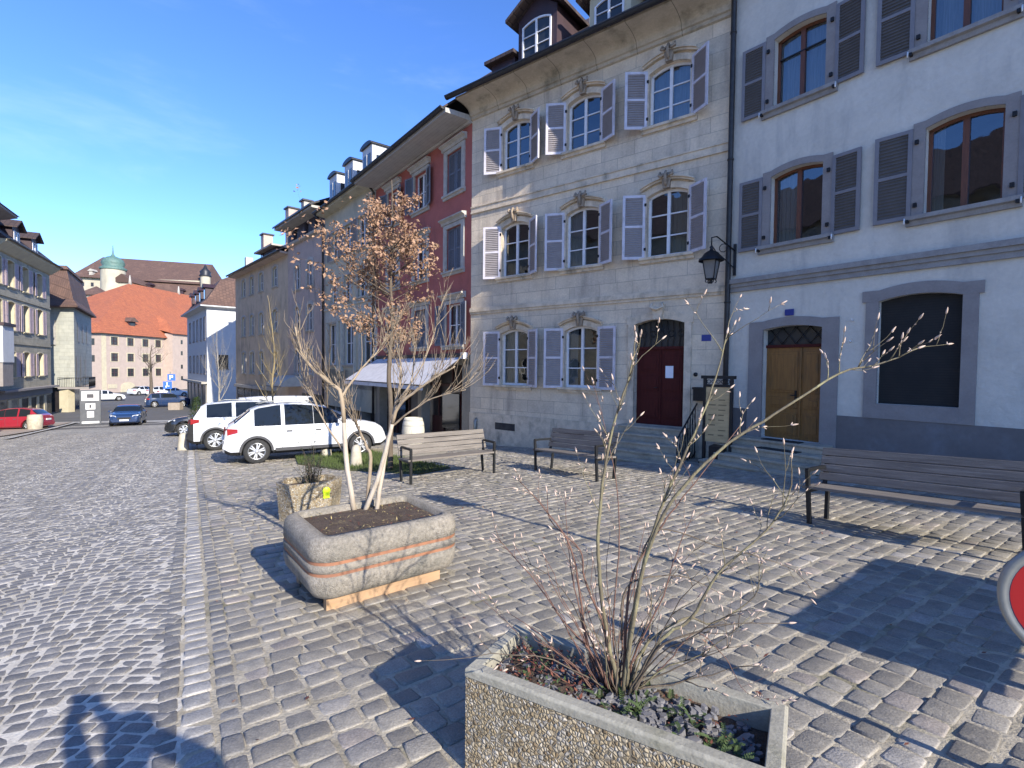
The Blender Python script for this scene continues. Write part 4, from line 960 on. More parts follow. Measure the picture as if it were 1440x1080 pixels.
# ------------------------------------------------ hill and castle behind
mb = MB(); xs = rng(-330, 60, 10); ys = rng(112, 320, 8)
def hill(x, y):
    t = min(1, max(0, (y-122)/30)); fx = math.exp(-((x+140)/110)**4); return gz(x, y)-.5 + 19*t*t*(3-2*t)*fx
o = sheet('hill', xs, ys, 0, mk('hill_grass', (.10, .12, .045), (.08, .09, .04), .1, .95), None, hill)
PK = Vector((-142.5, 166)); DK = Vector((1.0, .14)).normalized()
B = Bld('castle', PK, DK, 10, 'cream walled castle with long brown roof on the hill behind the hall', 'castle'); B.gmat = CAST
ops = [(1.5+2.8*k, 2.4+2.8*k, z, z+1.3, 0) for k in range(3) for z in (27.0, 23.6)]
wall(B, 38.5, 10, 30.0, ops, CAST, depth=22, rev=.2)
for op in ops: window(B, op, DWOOD, rows=1, panes=GLF)
mb = MB(); vs = [(-1.2,-1.2,30.0),(39,-1.2,28.6),(39,23,28.6),(-1.2,23,30.0),(1.5,11,38.8),(37,11,37.6)]
mb.add(vs, [(0,1,5,4),(1,2,5),(2,3,4,5),(3,0,4),(0,3,2,1)]); rf = B.mesh(mb, 'roof', TILEB)
mb = MB(); mb.add([(21,-8,22),(46,-8,20),(44,0.2,28.8),(20,.2,29.6)], [(0,1,2,3)]); mb.box(21, 45, -7.5, 0, 10, 20.2); B.mesh(mb, 'lower_roof', TILEB)
for (u, y, z) in ((4.5, 0.8, 31.3), (24, -3.4, 26.8), (34, -3.8, 25.2)):
    mb = MB(); mb.box(u-.5, u+.5, y-1, y+2, z-.6, z+.7, 0); mb.prism([(u-.9, z+.7), (u, z+1.5), (u+.9, z+.7)], y-1.3, y+2.5, 0); B.mesh(mb, 'dormer', PALE if u < 5 else DWOOD, rf)
# round tower with copper dome
mb = MB(); mb.lathe([(3.4, 8), (3.2, 31.0)], (16.6, -9.5, 0), 20, 0); tw = B.mesh(mb, 'round_tower', CAST)
mb = MB(); mb.lathe([(3.4, 30.9), (3.6, 31.4), (3.0, 31.8), (2.6, 32.1), (3.1, 32.9), (2.7, 34.1), (1.6, 34.9), (.6, 35.3), (.25, 36.0), (.08, 38.6)], (16.6, -9.5, 0), 20, 0)
B.mesh(mb, 'copper_dome', COPPER, tw)
mb = MB(); mb.box(17.5, 23, -11.5, 0, 8, 27.0, 0); mb.prism([(16.8, 26.9), (20.3, 29.6), (23.8, 26.9)], -12, 0, 1); B.mesh(mb, 'tower_annex', [CAST, TILEB])
mb = MB(); mb.lathe([(1.5, 20), (1.5, 31.6)], (39.5, -.5, 0), 12, 0); tw2 = B.mesh(mb, 'corner_turret', CAST)
mb = MB(); mb.lathe([(1.9, 31.4), (1.5, 32.2), (1.7, 32.9), (.7, 34.0), (.1, 35.4)], (39.5, -.5, 0), 12, 0); B.mesh(mb, 'turret_dome', GUT, tw2)
t = thing('gatehouse', (-110.5, 135, 5), R(5), 'small square stone gatehouse with brown hipped roof left below castle tower', 'building')
mb = MB(); mb.box(-2.5, 2.5, -2.5, 2.5, 0, 14.9); mb.build('wall', CAST, t)
mb = MB(); mb.add([(-3.2,-3.2,14.6),(3.2,-3.2,14.6),(3.2,3.2,14.6),(-3.2,3.2,14.6),(0,0,17.3)], [(0,1,4),(1,2,4),(2,3,4),(3,0,4),(0,3,2,1)]); mb.build('roof', TILEB, t)
mb = MB(); mb.box(-1.2, -.5, -2.56, -2.48, 11.6, 12.8); mb.box(.8, 1.5, -2.56, -2.48, 9, 10.2); mb.build('window', GLF, t)

# ------------------------------------------------ left side of the street
DL = Vector((-.48, .877)).normalized()
PL2 = Vector((-35.9, 35.1)); L = 12.35
# with local +x running away, the outward normal must face the street (+x side): (d.y, -d.x)
B = Bld('pink_shutter_house', PL2, DL, -3.2, 'sunlit stone house with faded pink shutters and pale yellow reveals on the left', 'house'); B.gmat = STONE3
ops = []
for c in (.9, 3.3, 6.3, 9.6):
    for (z0, z1) in ((7.3, 9.2), (4.1, 6.15), (.6, 2.45)): ops.append((c-.62, c+.62, z0, z1, .08))
wall(B, L, -3.3, 9.9, ops, STONE3, depth=9, revmat=CREAMW, rev=.42)
for op in ops:
    window(B, op, WFR, rows=3, panes=GLF, y=.34); surround(B, op, .1, .03, CREAMW, sill=(.03, .12, .12))
    for sg, h in ((-1, op[0]-.1), (1, op[1]+.1)): shutter(B, h, sg, op[2], op[3], .62, R(5), SHP, SHP, n=10)
mb = MB()
for z in (6.5, 3.1): mb.box(0, L, -.07, 0, z, z+.12)
B.mesh(mb, 'string_course', STONE3)
mb = MB(); mb.prism([(0, 9.6), (-.15, 9.65), (-.75, 10.15), (-.8, 10.3), (0, 10.3)], 0, L, 0, 'x'); B.mesh(mb, 'cornice', CREAMW)
gutter(B, -.0, L+.1, -.88, 10.35, .09)
mb = MB(); mb.prism([(-.85, 10.3), (3.2, 14.0), (6.3, 14.0), (9.8, 10.3)], 0, L, 0, 'x'); rf = B.mesh(mb, 'roof', TILED)
for u in (4.0, 8.0): dormer(B, u, 1.5, -.15, 10.5, 1.3, rf, peak=.6, ov=.3, sidem=DWOOD, arch=False, dep=2.6)
mb = MB(); mb.box(0, L, -.55, 0, -.45, -.3, 0); mb.box(0, L, -.08, 0, -1.0, -.45, 1)
for c in (.4, 2.5, 4.6, 6.7, 8.6, 10.5): mb.box(c-.3, c+.3, -.05, .02, -3.2, -1.1, 2)
mb.box(0, L, .0, .03, -3.2, -1.15, 3); B.mesh(mb, 'shopfront', [GTRIM, SHB, CREAMW, SHOPD])
# nearer house just outside the frame, eave and bay reach in
DN = Vector((-.50, .866)).normalized(); PN = Vector((-25.75, 18.1))
B = Bld('near_left_house', PN, DN, -2.6, 'tall grey house at the left edge with dark eaves and a white oriel bay', 'house'); B.gmat = GTRIM
L = 19.5
ops = [(1.5+3.1*k, 2.6+3.1*k, z, z+1.7, 0) for k in range(6) for z in (.2, 3.6, 7.0)]
wall(B, L, -3.0, 11.8, ops, GTRIM, depth=9)
for op in ops: window(B, op, WFR, rows=2, panes=GLF)
mb = MB(); mb.prism([(0, 11.6), (-.95, 11.85), (-.95, 12.0), (0, 12.05)], -.5, L+.75, 0, 'x'); B.mesh(mb, 'soffit', GTRIM)
mb = MB(); mb.prism([(-1.05, 12.0), (-.2, 12.5), (.7, 14.6), (3, 16.8), (6.4, 16.8), (10, 12)], -.5, L+.9, 0, 'x'); rf = B.mesh(mb, 'roof', DWOOD)
mb = MB(); mb.box(L-1.0, L-.2, .9, 1.5, 12.5, 16.2); B.mesh(mb, 'chimney', TILEB, rf)
mb = MB(); mb.box(L-2.2, L-.1, -.85, 0, 1.7, 4.15, 0); mb.box(L-2.3, L-.0, -.95, 0, 4.15, 4.35, 1); mb.box(L-2.1, L-.15, -.8, 0, .1, 1.7, 2); B.mesh(mb, 'oriel_bay', [PWHITE, DWOOD, GTRIM])
B = Bld('opposite_house', PN - DN*24.2, DN, -1.0, 'long ochre town house facing the square from across the street', 'house'); B.gmat = STONE3
ops = [(1.5+3.1*k, 2.6+3.1*k, z, z+1.7, 0) for k in range(7) for z in (.8, 4.0, 7.2)]
wall(B, 24, -3.0, 11.2, ops, STONE3, depth=9)
for op in ops: window(B, op, WFR, rows=2, panes=GLF)
gable_roof(B, 24, 9, 11.2, R(40), TILED)
# third left house with mansard and balcony
PL3 = Vector((-43.2, 50.0)); DS = Vector((-.55, .835)).normalized()
t = thing('mansard_house', (PL3.x, PL3.y, -3.3), 0, 'pale stone house with steep brown mansard roof and balcony left of the square', 'house')
fx = Vector((-1, -.12)).normalized()
A0 = Vector((0, 0)); A1 = fx*7.5; A2 = fx*7.5 + DS*12; A3 = DS*12
def poly_wall(pts, z0, z1, mb, m=0):
    n = len(pts); mb.add([(p.x, p.y, z0) for p in pts] + [(p.x, p.y, z1) for p in pts], [(i, (i+1) % n, (i+1) % n + n, i+n) for i in range(n)], m)
mb = MB(); poly_wall([A0, A1, A2, A3], 2.6, 10.6, mb); poly_wall([A0+fx*1.2+DS*.9, A1, A2, A3 - DS*.9 + fx*1.2], -.1, 2.65, mb, 1)
mb.box(-1.5, -.6, -.08, .65, -.1, 2.6, 2); mb.add([(0,0,2.6),(A1.x,A1.y,2.6),(A2.x,A2.y,2.6),(A3.x,A3.y,2.6)], [(0,1,2,3)], 1)
mb.build('wall', [mk('pale_green_stone', (.42, .42, .36), (.36, .36, .31), 2, .9, .2, stain=(.28, .28, .24), brick=(.9, .38, (.25, .25, .21), .012, 'xz', .5)), SHOPD, CREAMW], t)
mb = MB(); c = (A0+A1+A2+A3)/4
def off(p, k): d = (p - c); return c + d*k
r0 = [off(p, 1.13) for p in (A0, A1, A2, A3)]; r1 = [off(p, .99) for p in (A0, A1, A2, A3)]; r2 = [off(p, .80) for p in (A0, A1, A2, A3)]; r3 = [off(p, .84) for p in (A0, A1, A2, A3)]
lv = [(r0, 10.45), (r0, 10.6), (r1, 11.3), (r2, 14.3), (r3, 14.35), (r2, 14.75)]
vs = [(p.x, p.y, z) for r_, z in lv for p in r_]; fs = [(i*4+k, i*4+(k+1) % 4, (i+1)*4+(k+1) % 4, (i+1)*4+k) for i in range(5) for k in range(4)] + [(20, 21, 22, 23), (3, 2, 1, 0)]
ms = []
mb.add(vs, fs); rf = mb.build('roof', TILEB, t)
mb = MB(); q = fx*4.2; mb.box(q.x-.55, q.x+.55, -.9, .8, 11.4, 12.9, 0); mb.box(q.x-.35, q.x+.35, -.95, -.88, 11.6, 12.6, 1); mb.box(q.x-.7, q.x+.7, -1.1, 1, 12.9, 13.05, 2); mb.build('dormer', [PWHITE, GLF, GUT], rf)
mb = MB(); q = fx*2.4
for dd_ in (-.42, .42): mb = MB(); mb.box(q.x+dd_-.4, q.x+dd_+.4, q.y-.1, q.y-.0, 6.8, 9.2); mb.build('shutter', PALE, t)
for (s0, z0, z1) in ((1.0, 3.2, 5.7), (3.5, 3.2, 5.7), (6.5, 3.4, 5.5), (2, 7.2, 9.2), (5, 7.2, 9.2), (8, 7.2, 9.2)):
    a, b_ = DS*s0, DS*(s0+1.0); n = Vector((DS.y, -DS.x))*.04; mb = MB()
    mb.add([(a.x+n.x,a.y+n.y,z0),(b_.x+n.x,b_.y+n.y,z0),(b_.x+n.x,b_.y+n.y,z1),(a.x+n.x,a.y+n.y,z1)], [(0,1,2,3)]); mb.build('side_window', PALE, t)
mb = MB(); n = Vector((DS.y, -DS.x)); a = -DS*.3 + fx*1.5; b_ = DS*4.5
pts = [a, -DS*.3 + n*1.1, DS*4.5 + n*1.1, DS*4.5, Vector((0, 0)), fx*1.5]
m_ = [(p.x, p.y) for p in pts]; mb.prism(m_, 2.45, 2.65, 0, 'z')
for i in range(3):
    p, q = pts[i], pts[i+1]; k = max(2, int((q-p).length/.14))
    for j in range(k+1): r_ = p + (q-p)*j/k; mb.tube([(r_.x, r_.y, 2.65), (r_.x, r_.y, 3.55)], .012, 4, 1)
    mb.tube([(p.x, p.y, 3.56), (q.x, q.y, 3.56)], .03, 4, 1)
mb.build('balcony', [GTRIM, IRON], t)

# ================================================================== BENCHES
def make_bench(p, d, dep, label, group):
    """p = front-left leg foot (world), d = along the seat, dep = towards the back"""
    d = Vector(d).normalized(); dep = Vector(dep).normalized()
    ang = math.atan2(d.y, d.x); z = gz(p[0]+d.x*.9, p[1]+d.y*.9)
    sl = math.atan((gz(p[0]+d.x*1.8, p[1]+d.y*1.8) - gz(p[0], p[1]))/1.8)
    t = thing('park_bench', (p[0], p[1], gz(p[0], p[1])), ang, label, 'bench', group); t.rotation_euler = (0, -sl, ang)
    sg = 1 if Vector((-math.sin(ang), math.cos(ang))).dot(dep) > 0 else -1
    Lb = 1.85
    for k, x in enumerate((.0, Lb-.0)):
        mb = MB(); s = .022
        def Q(y, z): return (x, sg*y, z)
        mb.obox(Q(.0, .315), (s,0,0), (0,s,0), (0,0,.335)); 
        mb.obox(Q(.20, .65), (s,0,0), (0,sg*.215,0), (0,0,.02))
        mb.obox(((x), sg*.455, .21), (s,0,0), (0,s,0), Vector((0, sg*.035, .21)))
        mb.obox(((x), sg*.475, .63), (s,0,0), (0,s,0), Vector((0, sg*.075, .215)))
        mb.obox(Q(.22, .405), (s*.9,0,0), (0,sg*.22,0), (0,0,.022))
        mb.build('end_frame', STEEL, t, bevel=.004)
    slats = MB()
    for i in range(5): y = .02+.095*i; slats.box(-.06, Lb+.06, sg*(y-.042), sg*(y+.042), .43-.006*i, .465-.006*i)
    slats.build('seat', BWOOD, t, bevel=.005)
    bk = MB()
    for i in range(4):
        zz = .51+.098*i; y = .42+.035*i
        bk.obox((Lb/2, sg*(y+.0), zz+.02), (Lb/2+.06,0,0), Vector((0, sg*.014, -.0045)), Vector((0, sg*.014, .044)))
    bk.build('backrest', BWOOD, t, bevel=.005)
    return t
make_bench((3.56, 5.98), (.56, -.83), (.83, .56), 'dark slatted bench nearest the camera in front of the white house', 'slatted wooden benches')
make_bench((.52, 10.64), (.562, -.827), (.827, .562), 'dark slatted bench in front of the maroon door steps', 'slatted wooden benches')
make_bench((-1.85, 9.29), (.81, .587), (-.587, .81), 'sunlit pale slatted bench beside the grass bed and white car', 'slatted wooden benches')

# ================================================================== PLANTERS
def planter_box(name, p, d, L, W, h, label, mat, th=.06, soilm=SOIL, group=None, zb=None):
    t = thing(name, (p[0], p[1], zb if zb is not None else gz(p[0], p[1])), math.atan2(d[1], d[0]), label, 'planter', group)
    mb = MB()
    o = [(0,0),(L,0),(L,W),(0,W)]; i_ = [(th,th),(L-th,th),(L-th,W-th),(th,W-th)]
    vs = [(x,y,-.15) for x,y in o] + [(x,y,h) for x,y in o] + [(x,y,h) for x,y in i_] + [(x,y,h-.16) for x,y in i_]
    fs = []
    for k in range(4):
        j = (k+1) % 4; fs += [(k,j,j+4,k+4), (k+4,j+4,j+8,k+8), (k+8,j+8,j+12,k+12)]
    mb.add(vs, fs); mb.add([(x,y,h-.14) for x,y in i_], [(0,1,2,3)], 1)
    return t, mb
# exposed aggregate: voronoi pebbles
def aggregate(name, sc_=75, big=False):
    m = bpy.data.materials.new(name); m.use_nodes = True; nt = m.node_tree; N, Lk = nt.nodes, nt.links; b = N['Principled BSDF']; MATS[name] = m
    tc = N.new('ShaderNodeTexCoord'); v = N.new('ShaderNodeTexVoronoi'); v.inputs['Scale'].default_value = sc_; Lk.new(tc.outputs['Object'], v.inputs[0])
    v2 = N.new('ShaderNodeTexVoronoi'); v2.feature = 'DISTANCE_TO_EDGE'; v2.inputs['Scale'].default_value = sc_; Lk.new(tc.outputs['Object'], v2.inputs[0])
    cr = N.new('ShaderNodeValToRGB'); sp = N.new('ShaderNodeSeparateColor'); Lk.new(v.outputs['Color'], sp.inputs[0]); Lk.new(sp.outputs[0], cr.inputs[0])
    e = cr.color_ramp.elements; e[0].color = (.16, .11, .06, 1); e[1].color = (.62, .54, .42, 1)
    for pos, c in ((.3, (.34, .26, .15, 1)), (.6, (.42, .35, .24, 1)), (.8, (.30, .28, .25, 1))): x = e.new(pos); x.color = c
    r = N.new('ShaderNodeMapRange'); r.inputs[1].default_value = .0; r.inputs[2].default_value = .12; Lk.new(v2.outputs[0], r.inputs[0])
    mx = N.new('ShaderNodeMix'); mx.data_type = 'RGBA'; mx.inputs[6].default_value = (.20, .165, .115, 1); Lk.new(r.outputs[0], mx.inputs[0]); Lk.new(cr.outputs[0], mx.inputs[7])
    n = N.new('ShaderNodeTexNoise'); n.inputs['Scale'].default_value = 3; n.inputs['Detail'].default_value = 6; Lk.new(tc.outputs['Object'], n.inputs[0])
    mr = N.new('ShaderNodeMapRange'); mr.inputs[1].default_value = .45; mr.inputs[2].default_value = .75; mr.inputs[4].default_value = .55; Lk.new(n.outputs[0], mr.inputs[0])
    m3 = N.new('ShaderNodeMix'); m3.data_type = 'RGBA'; m3.inputs[7].default_value = (.13, .12, .08, 1); Lk.new(mr.outputs[0], m3.inputs[0]); Lk.new(mx.outputs[2], m3.inputs[6])
    Lk.new(m3.outputs[2], b.inputs['Base Color']); b.inputs['Roughness'].default_value = .75
    bp = N.new('ShaderNodeBump'); bp.inputs['Strength'].default_value = 1.0; bp.inputs['Distance'].default_value = .006
    rb = N.new('ShaderNodeMapRange'); rb.inputs[2].default_value = .3; Lk.new(v2.outputs[0], rb.inputs[0]); Lk.new(rb.outputs[0], bp.inputs['Height']); Lk.new(bp.outputs[0], b.inputs['Normal'])
    return m
AGG = aggregate('exposed_pebble_concrete', 62); RIMC = mk('smooth_rim_concrete', (.34, .32, .26), (.26, .245, .20), 9, .85, .25, 60, stain=(.19, .18, .12), stsc=4, ststretch=(1, 1, 1), fine=.12)
# foreground planter: front-left rim corner (-.188,2.158), long side to (.843,1.555)
pA = Vector((-.188, 2.158)); pD = (Vector((.862, 1.548)) - pA); LP = pD.length; pD.normalize(); pWd = Vector((-pD.y, pD.x))
WP = .44; ZR = .355
t2 = thing('foreground_planter', (pA.x, pA.y, gz(pA.x, pA.y)), math.atan2(pD.y, pD.x), 'rectangular pebble concrete planter with slate chips and bare shrub nearest the camera', 'planter')
zb = gz(pA.x, pA.y); hr = ZR - zb; th = .055
mb = MB(); o = [(0,0),(LP,0),(LP,WP),(0,WP)]; i1 = [(th,th),(LP-th,th),(LP-th,WP-th),(th,WP-th)]
vs = [(x,y,-.2) for x,y in o] + [(x,y,hr-.035) for x,y in o]; mb.add(vs, [(k,(k+1)%4,(k+1)%4+4,k+4) for k in range(4)])
mb.build('body', AGG, t2)
mb = MB(); e = .004
o2 = [(-e,-e),(LP+e,-e),(LP+e,WP+e),(-e,WP+e)]; o3 = [(e*2,e*2),(LP-e*2,e*2),(LP-e*2,WP-e*2),(e*2,WP-e*2)]
vs = [(x,y,hr-.04) for x,y in o2] + [(x,y,hr-.008) for x,y in o2] + [(x,y,hr) for x,y in o3] + [(x,y,hr-.002) for x,y in i1] + [(x,y,hr-.2) for x,y in i1]
mb.add(vs, [(r_*4+k, r_*4+(k+1) % 4, (r_+1)*4+(k+1) % 4, (r_+1)*4+k) for r_ in range(4) for k in range(4)])
mb.build('rim', RIMC, t2, bevel=.004)
zs = hr - .075
mb = MB(); nx, ny = 24, 10; idx = {}
rq = random.Random(5)
for i in range(nx+1):
    for j in range(ny+1):
        x = th + (LP-2*th)*i/nx; y = th + (WP-2*th)*j/ny; mb.v.append((x, y, zs + rq.uniform(-.008, .008) + .02*math.sin(x*5)*math.sin(y*9) - (.03 if x > LP*.8 else 0))); idx[i,j] = len(mb.v)-1
for i in range(nx):
    for j in range(ny): mb.f.append((idx[i,j], idx[i+1,j], idx[i+1,j+1], idx[i,j+1])); mb.m.append(0); mb.sm.append(True)
mb.build('soil', SOIL, t2)
def P2(x, y, z): q = pA + pD*x + pWd*y; return Vector((q.x, q.y, zb + z))
# slate chips
mb = MB()
for i in range(520):
    x = rq.uniform(th+.02, LP-th-.02); y = rq.uniform(th+.02, WP-th-.02)
    if x < .28 and rq.random() < .8: continue
    r_ = rq.uniform(.008, .022)*(1.5 if rq.random() < .12 else 1); c = P2(x, y, zs + rq.uniform(0, .02) - (.03 if x > LP*.8 else 0)); a = rq.uniform(0, 6.28)
    n_ = rq.randint(5, 7); tl = rq.uniform(-.5, .5); th_ = r_*rq.uniform(.3, .6)
    ring0 = [(c.x + r_*math.cos(a+k*6.283/n_)*rq.uniform(.75, 1.2), c.y + r_*.8*math.sin(a+k*6.283/n_)*rq.uniform(.75, 1.2)) for k in range(n_)]
    vs = [(x_, y_, c.z - th_ + tl*(x_-c.x)) for x_, y_ in ring0] + [(c.x+(x_-c.x)*.85, c.y+(y_-c.y)*.85, c.z + th_ + tl*(x_-c.x)) for x_, y_ in ring0]
    mb.add(vs, [tuple(range(n_, 2*n_))] + [(k, (k+1) % n_, (k+1) % n_+n_, k+n_) for k in range(n_)])
o = mb.build('slate_gravel', SLATE); o['kind'] = 'stuff'; o['label'] = 'grey slate chips on the foreground planter soil'
def leaf(mb, p, d, ln, wd, m=0, up=Vector((0,0,1))):
    d = d.normalized(); s = d.cross(up)
    s = s.normalized() if s.length > 1e-4 else d.orthogonal().normalized()
    q = p + d*ln; c = p + d*ln*.45
    mb.add([p, c + s*wd, q, c - s*wd], [(0,1,2,3)], m)
# low plants in the planter
mb = MB()
for i in range(75):    # ferny and thyme like stems
    if i < 45: x, y = rq.uniform(.55, .92), rq.uniform(.10, .36)
    else: x, y = rq.choice([(rq.uniform(.95, 1.08), rq.uniform(.08, .2)), (rq.uniform(.5, .75), rq.uniform(.07, .2))])
    p = P2(x, y, zs); d = Vector((rq.uniform(-1, 1), rq.uniform(-1, 1), rq.uniform(.3, 1.4))).normalized(); ln = rq.uniform(.05, .13)
    n_ = 9; pts = [p + d*ln*k/n_ + Vector((0, 0, -ln*.35*(k/n_)**2)) for k in range(n_+1)]
    mb.tube(pts, .0012, 3)
    for k in range(1, n_+1):
        for s_ in (-1, 1):
            e_ = d.cross(Vector((0,0,1))); e_ = e_.normalized()*s_ + d*.6; leaf(mb, pts[k], e_, .02*(1-.5*k/n_), .004)
o = mb.build('fern_cover', FERN); o['kind'] = 'stuff'; o['label'] = 'low ferny green growth under the foreground shrub'
mb = MB()
for i in range(420):
    x, y = rq.uniform(.1, .5), rq.uniform(.08, .38); p = P2(x, y, zs + rq.uniform(0, .07))
    leaf(mb, p, Vector((rq.uniform(-1,1), rq.uniform(-1,1), rq.uniform(-.3,.9))), rq.uniform(.012, .03), rq.uniform(.004, .009), 0 if rq.random() < .68 else 1)
for i in range(150):
    x, y = rq.uniform(.06, LP-.1), rq.uniform(.07, .38); p = P2(x, y, zs + .012)
    leaf(mb, p, Vector((rq.uniform(-1,1), rq.uniform(-1,1), rq.uniform(-.1,.3))), rq.uniform(.01, .022), rq.uniform(.003, .006), 0)
o = mb.build('leaf_litter', [LITTER, FERN]); o['kind'] = 'stuff'; o['label'] = 'reddish dead leaves in the left end of the foreground planter'
# ---------------- the shrub
ST = [
[(0.467,2.082,0.293),(0.412,2.082,0.520),(0.369,2.082,0.820),(0.373,2.082,1.118),(0.418,2.082,1.414),(0.482,2.082,1.620),(0.503,2.082,1.766)],
[(0.499,2.094,0.300),(0.511,2.090,0.577),(0.579,2.099,0.906),(0.660,2.107,1.145),(0.791,2.115,1.444),(0.864,2.124,1.653),(0.900,2.132,1.803)],
[(0.472,2.057,0.300),(0.538,2.068,0.768),(0.631,2.053,1.069),(0.837,2.039,1.322),(1.056,2.025,1.479),(1.298,2.010,1.641),(1.455,1.996,1.685),(1.582,1.982,1.744)],
[(0.513,2.057,0.300),(0.611,2.057,0.494),(0.744,2.032,0.577),(0.869,2.007,0.629),(1.106,1.982,0.650)],
[(0.507,2.107,0.300),(0.561,2.102,0.468),(0.742,2.122,0.594),(0.875,2.142,0.566),(1.059,2.162,0.677),(1.084,2.182,0.812)],
[(0.502,2.069,0.300),(0.633,2.074,0.527),(0.755,2.065,0.628),(0.850,2.057,0.808),(1.046,2.049,1.002),(1.130,2.040,1.160),(1.130,2.032,1.295)],
[(0.474,2.107,0.507),(0.489,2.107,0.729),(0.654,2.132,0.775),(0.785,2.157,0.748),(0.904,2.182,0.685)],
[(0.410,2.132,0.290),(0.331,2.132,0.492),(0.268,2.182,0.860),(0.148,2.232,1.029),(0.030,2.282,1.144)],
[(0.423,2.119,0.290),(0.354,2.119,0.437),(0.232,2.157,0.561),(0.090,2.194,0.743),(-0.059,2.232,0.893)],
[(0.447,2.132,0.290),(0.409,2.132,0.539),(0.325,2.182,0.732),(0.312,2.232,0.843),(0.184,2.282,0.957),(0.167,2.332,1.078)],
[(0.490,2.112,0.300),(0.491,2.106,0.590),(0.529,2.130,0.793),(0.639,2.154,0.964),(0.745,2.178,1.097),(0.994,2.202,1.406)],
[(0.525,2.112,0.800),(0.626,2.112,0.977),(0.883,2.142,0.900),(1.206,2.172,0.802),(1.335,2.202,0.681)],
[(0.514,2.107,0.300),(0.530,2.107,0.446),(0.656,2.132,0.686),(0.712,2.157,0.855),(0.788,2.182,1.013)],
[(0.25,2.16,0.29),(0.134,2.132,0.396),(0.018,2.207,0.495),(-0.159,2.332,0.597)],
[(0.61,2.06,0.40),(0.659,2.057,0.446),(0.771,2.057,0.567),(0.883,2.032,0.475),(0.941,2.007,0.370),(1.03,1.982,0.30)],
[(0.380,2.132,0.290),(0.301,2.149,0.607),(0.260,2.215,0.829),(0.248,2.282,1.065)],
[(0.464,2.127,0.290),(0.440,2.118,0.562),(0.466,2.154,0.854),(0.463,2.190,1.122),(0.410,2.226,1.397),(0.365,2.262,1.584)]]
RAD = [.0105, .0100, .0095, .0065, .007, .0085, .005, .0065, .006, .006, .0075, .004, .005, .003, .003, .004, .004]
MI = [0, 0, 0, 2, 0, 0, 2, 1, 1, 1, 1, 2, 1, 1, 1, 1, 1]
def smooth_path(pts, k=4, jit=0, rg=rq):
    pts = [Vector(p) for p in pts]; out = []
    for i in range(len(pts)-1):
        p0 = pts[max(i-1, 0)]; p1 = pts[i]; p2 = pts[i+1]; p3 = pts[min(i+2, len(pts)-1)]
        for j in range(k):
            t_ = j/k; q = .5*((2*p1) + (p2-p0)*t_ + (2*p0-5*p1+4*p2-p3)*t_*t_ + (3*p1-p0-3*p2+p3)*t_**3)
            if jit and (i or j): q = q + Vector((rg.uniform(-1,1), rg.uniform(-1,1), rg.uniform(-1,1)))*jit
            out.append(q)
    out.append(pts[-1]); return out
t = thing('bare_shrub', P2(.78, .2, zs), 0, 'leafless budding shrub with many thin stems in the foreground planter', 'shrub'); org = t.location.copy()
mb = MB(); bud = MB()
def budat(p, d, s=1.0):
    d = d.normalized(); r_ = .0027*s
    bud.tube([p, p+d*.006*s, p+d*.014*s, p+d*.022*s], [r_*.5, r_*1.15, r_, r_*.2], 6)
def twigs(mb, path, r0, m, cnt, rg, lmin, lmax, start=.3, depth=1, budp=1.0, upw=.5):
    n = len(path)
    for i in range(cnt):
        k = int(n*(start + (1-start)*rg.random())); k = min(max(k, 1), n-2)
        d0 = (path[k+1]-path[k-1]).normalized(); side_ = d0.orthogonal().normalized(); side_.rotate(Matrix.Rotation(rg.uniform(0, 6.28), 3, d0))
        d = (d0*.7 + side_*.9 + Vector((0,0,upw))).normalized(); ln = rg.uniform(lmin, lmax); p = path[k].copy(); pts = [p.copy()]
        for s_ in range(5):
            d = (d + Vector((rg.uniform(-1,1), rg.uniform(-1,1), rg.uniform(-.6,1)))*.22).normalized(); p = p + d*ln/5; pts.append(p.copy())
            if budp and rg.random() < .3*budp: e_ = (d + d.orthogonal()*rg.choice((-1,1))).normalized(); budat(p, e_, .8)
        mb.tube(pts, [r0*(1-.14*j) for j in range(6)], 4, m)
        if budp: budat(pts[-1], d, 1.3)
        if depth > 0: twigs(mb, pts, r0*.7, m, 1, rg, lmin*.5, lmax*.5, .3, depth-1, budp, upw)
for s_, r_, m_ in zip(ST, RAD, MI):
    path = [q - org for q in smooth_path([Vector((a, b_, c)) for a, b_, c in s_], 5, .0022)]
    n = len(path); mb.tube(path, [r_*(1-.78*i/(n-1)) for i in range(n)], 8, m_)
    budat(path[-1], path[-1]-path[-2], 1.5)
    big = r_ > .0082
    twigs(mb, path, r_*.24, m_ if not big else 0, 12 if big else 5, rq, .06, .27 if big else .16, .45, 1 if big else 0)
for i in range(26):   # fine red shoots from the base
    a = rq.uniform(-1.3, .8); b0 = Vector((.43+a*.06, 2.12+rq.uniform(-.04, .04), .29)) - org
    d = Vector((a*.55 - .18, rq.uniform(-.2, .4), 1)).normalized(); ln = rq.uniform(.2, .7); pts = [b0 + d*ln*k/6 + Vector((rq.uniform(-1,1), rq.uniform(-1,1), 0))*.008*k**.5 + Vector((a*.02*k*k*.1, 0, 0)) for k in range(7)]
    mb.tube(pts, [.0032*(1-.1*k) for k in range(7)], 4, 1); budat(pts[-1], d, 1.0)
